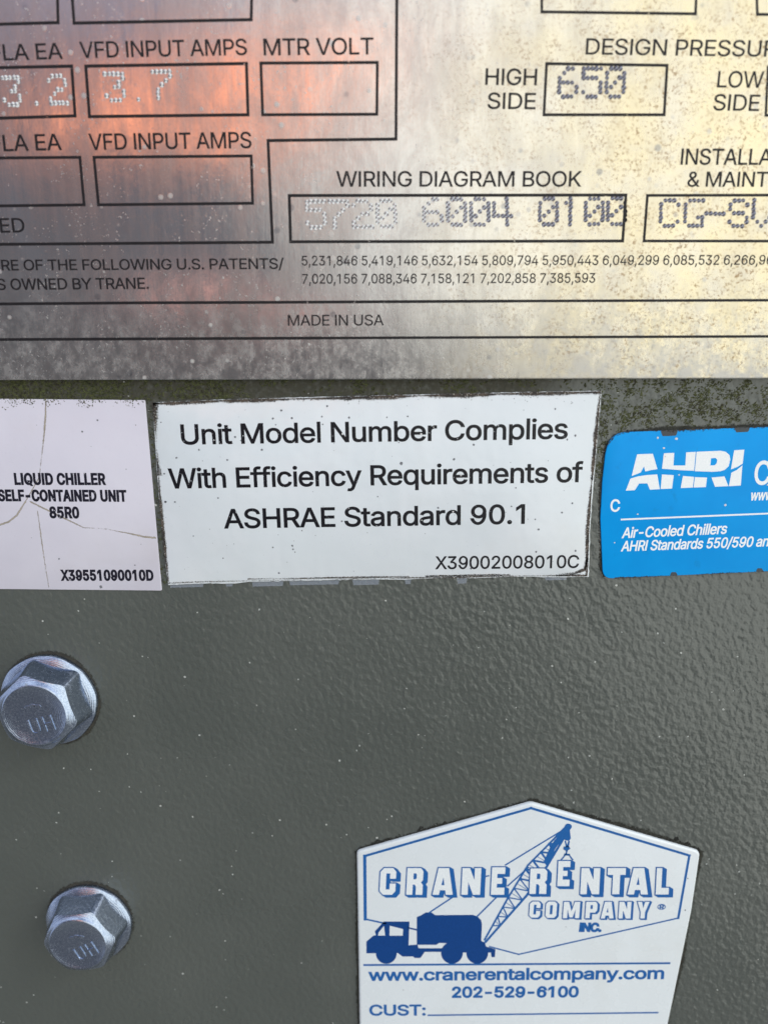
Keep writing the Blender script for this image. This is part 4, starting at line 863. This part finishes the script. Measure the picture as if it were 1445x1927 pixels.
halo_m = grime_material('dark fringe dirt', (0.016, 0.017, 0.012), (0.030, 0.030, 0.022), (0.06, 0.06, 0.05), 1400, .30)
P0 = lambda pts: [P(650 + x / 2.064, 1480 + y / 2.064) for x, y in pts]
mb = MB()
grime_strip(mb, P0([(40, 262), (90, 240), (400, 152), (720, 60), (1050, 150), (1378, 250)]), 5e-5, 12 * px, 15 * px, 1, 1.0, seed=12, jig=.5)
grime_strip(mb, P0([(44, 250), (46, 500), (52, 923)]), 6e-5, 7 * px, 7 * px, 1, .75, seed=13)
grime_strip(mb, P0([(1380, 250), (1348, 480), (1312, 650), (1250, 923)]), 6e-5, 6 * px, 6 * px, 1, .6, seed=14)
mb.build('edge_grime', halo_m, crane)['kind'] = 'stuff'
mb = MB()
grime_strip(mb, poly([(2000, 200), (1445, 222), (800, 247), (480, 259), (395, 290), (348, 350), (315, 600), (302, 850), (314, 1180), (340, 1245)], (1045, 740), 3.6125), 5e-5, 7 * px, 8 * px, 1, .8, seed=15)
mb.build('edge_grime', halo_m, ahri)['kind'] = 'stuff'

# ================================================================== flange bolts
zinc = bolt_material()
def ringmesh(mb, rings):
    prev = None
    for ids in rings:
        if prev:
            k = len(ids)
            for i in range(k): mb.f.append((prev[i], prev[(i + 1) % k], ids[(i + 1) % k], ids[i]))
        prev = ids
    return prev
def bolt(cx_, cy_, r_px, phase, letter_rot, H, label):
    c_ = P(cx_, cy_, 0.0008); u_ = mm_px(cx_, cy_)
    R = r_px * u_
    o = empty('flange_bolt', (c_[0], 0, c_[1])); tag(o, label, 'bolt', 'flange bolts on the panel')
    SG = 96
    AF = R * 0.735                     # half the width across flats
    circ = lambda r, h, rf=None: mb.add([(c_[0] + (rf(a) if rf else r) * math.cos(a), c_[1] + (rf(a) if rf else r) * math.sin(a)) for a in (2 * math.pi * i / SG for i in range(SG))], h)
    mb = MB()
    wob = lambda k: (lambda a: R * k * (1 + 0.006 * math.sin(a * 5 + 1) + 0.004 * math.sin(a * 11)))
    rr = [circ(0, -.0001, wob(.985)), circ(0, .0007, wob(1.0)), circ(0, .0011, wob(.985)), circ(0, .0013, wob(.955)), circ(0, .0019, wob(.84)), circ(0, .0021, wob(.70))]
    mb.f.append(tuple(ringmesh(mb, rr)))
    fl = mb.build('flange', zinc, o, smooth=35)
    def hexr(a):
        d_ = (a - phase + math.pi / 6) % (math.pi / 3) - math.pi / 6        # vertices at phase + k*60
        b_ = math.pi / 6 - abs(d_)
        return min(AF / math.cos(b_), AF * 1.12)
    rt_ = AF * 0.91
    cone = lambda a: H - 0.0003 - (hexr(a) - rt_) * 0.55
    mb = MB()
    angs = [2 * math.pi * i / SG for i in range(SG)]
    def vring(rf, hf): return mb.add([(c_[0] + rf(a) * math.cos(a), c_[1] + rf(a) * math.sin(a)) for a in angs], [hf(a) for a in angs])
    rings = [vring(lambda a: hexr(a) * 1.14, lambda a: .0014), vring(lambda a: hexr(a) * 1.125, lambda a: .0022), vring(hexr, lambda a: cone(a) - .0003), vring(lambda a: hexr(a) * .99, lambda a: cone(a) + .0),
             vring(lambda a: AF * .94, lambda a: H - .0005), vring(lambda a: AF * .915, lambda a: H - .00030), vring(lambda a: AF * .89, lambda a: H - .00010), vring(lambda a: AF * .86, lambda a: H),
             vring(lambda a: AF * .82, lambda a: H - .00006), vring(lambda a: AF * .77, lambda a: H - .00022), vring(lambda a: AF * .4, lambda a: H - .00027)]
    mb.f.append(tuple(ringmesh(mb, rings)))
    mb.build('hex_head', zinc, o, smooth=28)
    mb = MB()
    t = Vector((math.cos(letter_rot), math.sin(letter_rot))); v = Vector((-t.y, t.x)); ctr = Vector(c_) + t * AF * .08 - v * AF * .32
    s_ = AF * .44 / CAP
    x0_, x1_ = ink_extent('UH')
    for x, loops in layout('UH', 60):
        for l in loops:
            qq = [((p[0] + x - (x0_ + x1_ + 60) / 2) * s_ * .8, (p[1] - CAP / 2) * s_) for p in l]
            mb.slab([tuple(ctr + t * a + v * b) for a, b in qq], H - .0004, H - .00004, .00007, 2)
    for k_ in range(3):
        a = 1.2 + k_ * .5
        d_ = Vector(c_) + Vector((math.cos(a), math.sin(a))) * AF * .28
        mb.slab([tuple(d_ + Vector((math.cos(b), math.sin(b) * .5)) * AF * .10) for b in (i * math.pi / 4 for i in range(8))], H - .0004, H - .00018, .00005, 2)
    mb.build('raised_marking', zinc, o, smooth=40)
    # dirt collected under the flange
    mb = MB(); ring = [(c_[0] + R * 1.0 * math.cos(a), c_[1] + R * 1.0 * math.sin(a)) for a in angs]
    grime_strip(mb, ring + [ring[0]], 4e-5, R * .05, R * .10, 1, .8, seed=4)
    mb.build('dirt_ring', grime_material('dark dirt', (0.025, 0.024, 0.020), (0.045, 0.042, 0.032), (0.06, 0.06, 0.05), 1500, .25), o)
    return o
bolt(93, 1318, 90, math.radians(44), math.radians(14), .0079, 'upper zinc flange bolt, close to the left edge below the cracked label')
bolt(168, 1738, 80, math.radians(5), math.radians(26), .0074, 'lower zinc flange bolt, to the left of the white crane tag')

# ================================================================== moss and grime growing on the panel
def grains(name, spots, mat, kind='stuff'):
    mb = MB(); rng = random.Random(11)
    for x, z, h, r, st in spots:
        a = rng.uniform(-0.3, 1.1) if st > 1.4 else rng.uniform(0, math.pi); ca, sa = math.cos(a), math.sin(a)
        k = rng.choice((4, 5, 6)); ids = []
        pts = []
        for i in range(k):
            b = 2 * math.pi * i / k + rng.uniform(-.3, .3); rr = r * rng.uniform(.6, 1.2)
            p, q_ = rr * st * math.cos(b), rr * math.sin(b)
            pts.append((x + p * ca - q_ * sa, z + p * sa + q_ * ca))
        ids = mb.add(pts, h); top = mb.add([(x + rng.uniform(-.3, .3) * r, z + rng.uniform(-.3, .3) * r)], h + r * rng.uniform(.35, .9))[0]
        for i in range(k): mb.f.append((ids[i], ids[(i + 1) % k], top))
    return mb.build(name, mat, weld=False)
moss = Mat('moss'); mn = moss.noise(1300, 2)
moss.set(Base_Color=moss.mix(moss.step(mn, .35, .65), moss.mix(moss.step(moss.noise(300, 2), .4, .6), (0.026, 0.032, 0.009), (0.022, 0.020, 0.011)), (0.070, 0.078, 0.026)), Roughness=0.9)
rng = random.Random(21); sp = []
def nz(x, y, s, o_=0): return noise.noise(Vector((x / s, y / s, o_)))
for _ in range(15000):                                  # under the plate, thick on the left
    x, y = rng.uniform(-120, 1180), 708 + 46 * rng.random()
    lf = max(0, min(1, (560 - x) / 420))
    dens = 0.12 + 0.55 * lf + 0.9 * nz(x, y, 55) + .8 * nz(x, y, 14, 3)
    yl = 750 - max(0, (x - 300)) * 0.017
    if y > yl + 2 or rng.random() > dens: continue
    sp.append((*P(x, y), 0.0, px * rng.uniform(.8, 2.2), rng.uniform(.8, 1.7)))
for _ in range(900):                                   # creeping over the top of the left label
    x = rng.uniform(-120, 285); y = 750 + 15 * rng.random() ** 2.4 * (1.0 + .8 * nz(x, 0, 30))
    if nz(x, y, 22, 5) + .35 < rng.random() * .9: continue
    sp.append((*P(x, y, h1), h1, px * rng.uniform(.5, 1.5), 1.2))
for _ in range(14000):                                   # patch above the blue label
    x, y = rng.uniform(1120, 1700), rng.uniform(714, 815)
    bell = math.exp(-((x - 1285) / 120) ** 2 - ((y - 760) / 42) ** 2)
    d2 = math.exp(-((x - 1420) / 70) ** 2 - ((y - 775) / 30) ** 2) * .55 + math.exp(-((x - 1180) / 40) ** 2 - ((y - 790) / 25) ** 2) * .6
    d_ = bell * 1.0 + d2 + (.25 if y < 725 else 0) - .18
    if y > 812 - (x - 1178) * .039 or rng.random() > d_ + 1.5 * nz(x + y * .5, y - x * .3, 24) + 1.0 * nz(x, y, 8, 2): continue
    sp.append((*P(x, y), 0.0, px * rng.uniform(.6, 1.6), rng.uniform(1.2, 2.8)))
for _ in range(700):                                   # between the blue and the white label
    y = rng.uniform(740, 900); x = 1134 - (y - 740) * .09 + rng.uniform(0, 16)
    if rng.random() > .55 + nz(x, y, 15): continue
    sp.append((*P(x, y), 0.0, px * rng.uniform(.6, 1.8), 1.6))
for _ in range(500):                                   # in the gap left of the white label
    y = rng.uniform(752, 1100); x = 281 + (y - 752) * .0835 + rng.uniform(-5, 6)
    if rng.random() > .5 + nz(x, y, 15): continue
    sp.append((*P(x, y), 0.0001, px * rng.uniform(.6, 1.6), 1.4))
tag(grains('moss', sp, moss.m), 'dark green moss and algae growing on the panel below the metal plate', 'moss', kind='stuff')
sp = []
ed = [(50, 252), (720, 62), (1375, 250)]
for _ in range(4200):                                   # black fringe above the tag
    i = rng.choice((0, 1)); f = rng.random(); x = ed[i][0] + (ed[i + 1][0] - ed[i][0]) * f; y = ed[i][1] + (ed[i + 1][1] - ed[i][1]) * f
    X, Y = 650 + x / 2.064, 1480 + y / 2.064; amp = 9 + 14 * max(0, nz(X, Y, 14)) + 6 * nz(X, Y, 60)
    sp.append((*P(X, Y + 2 - amp * rng.random() ** 1.7), 0.0, px * rng.uniform(.7, 2.2), 1.3))
for _ in range(900):
    y = rng.uniform(1600, 1927); s_ = rng.random() < .6
    X = (672 + (y - 1606) * .015 if s_ else 1317 - (y - 1604) * .187); X += (-1 if s_ else 1) * 5 * rng.random() ** 2
    sp.append((*P(X, y), 0.0, px * rng.uniform(.4, 1.2), 1.2))
for _ in range(1500):                                   # round the blue label
    f = rng.random()
    if f < .5: X = rng.uniform(1178, 1600); Y = 812.5 - (X - 1178) * .039 - 4 * rng.random() ** 2
    else: Y = rng.uniform(830, 1075); X = (1142 - (Y - 840) * .105 if Y < 910 else 1131.5) - 6 * rng.random() ** 2
    sp.append((*P(X, Y), 0.0, px * rng.uniform(.5, 1.3), 1.2))
gr = simple('black grime', (0.013, 0.013, 0.010), .9)
tag(grains('grime', sp, gr.m), 'black grime caught along the edges of the blue label and the white hire tag', 'grime', kind='stuff')
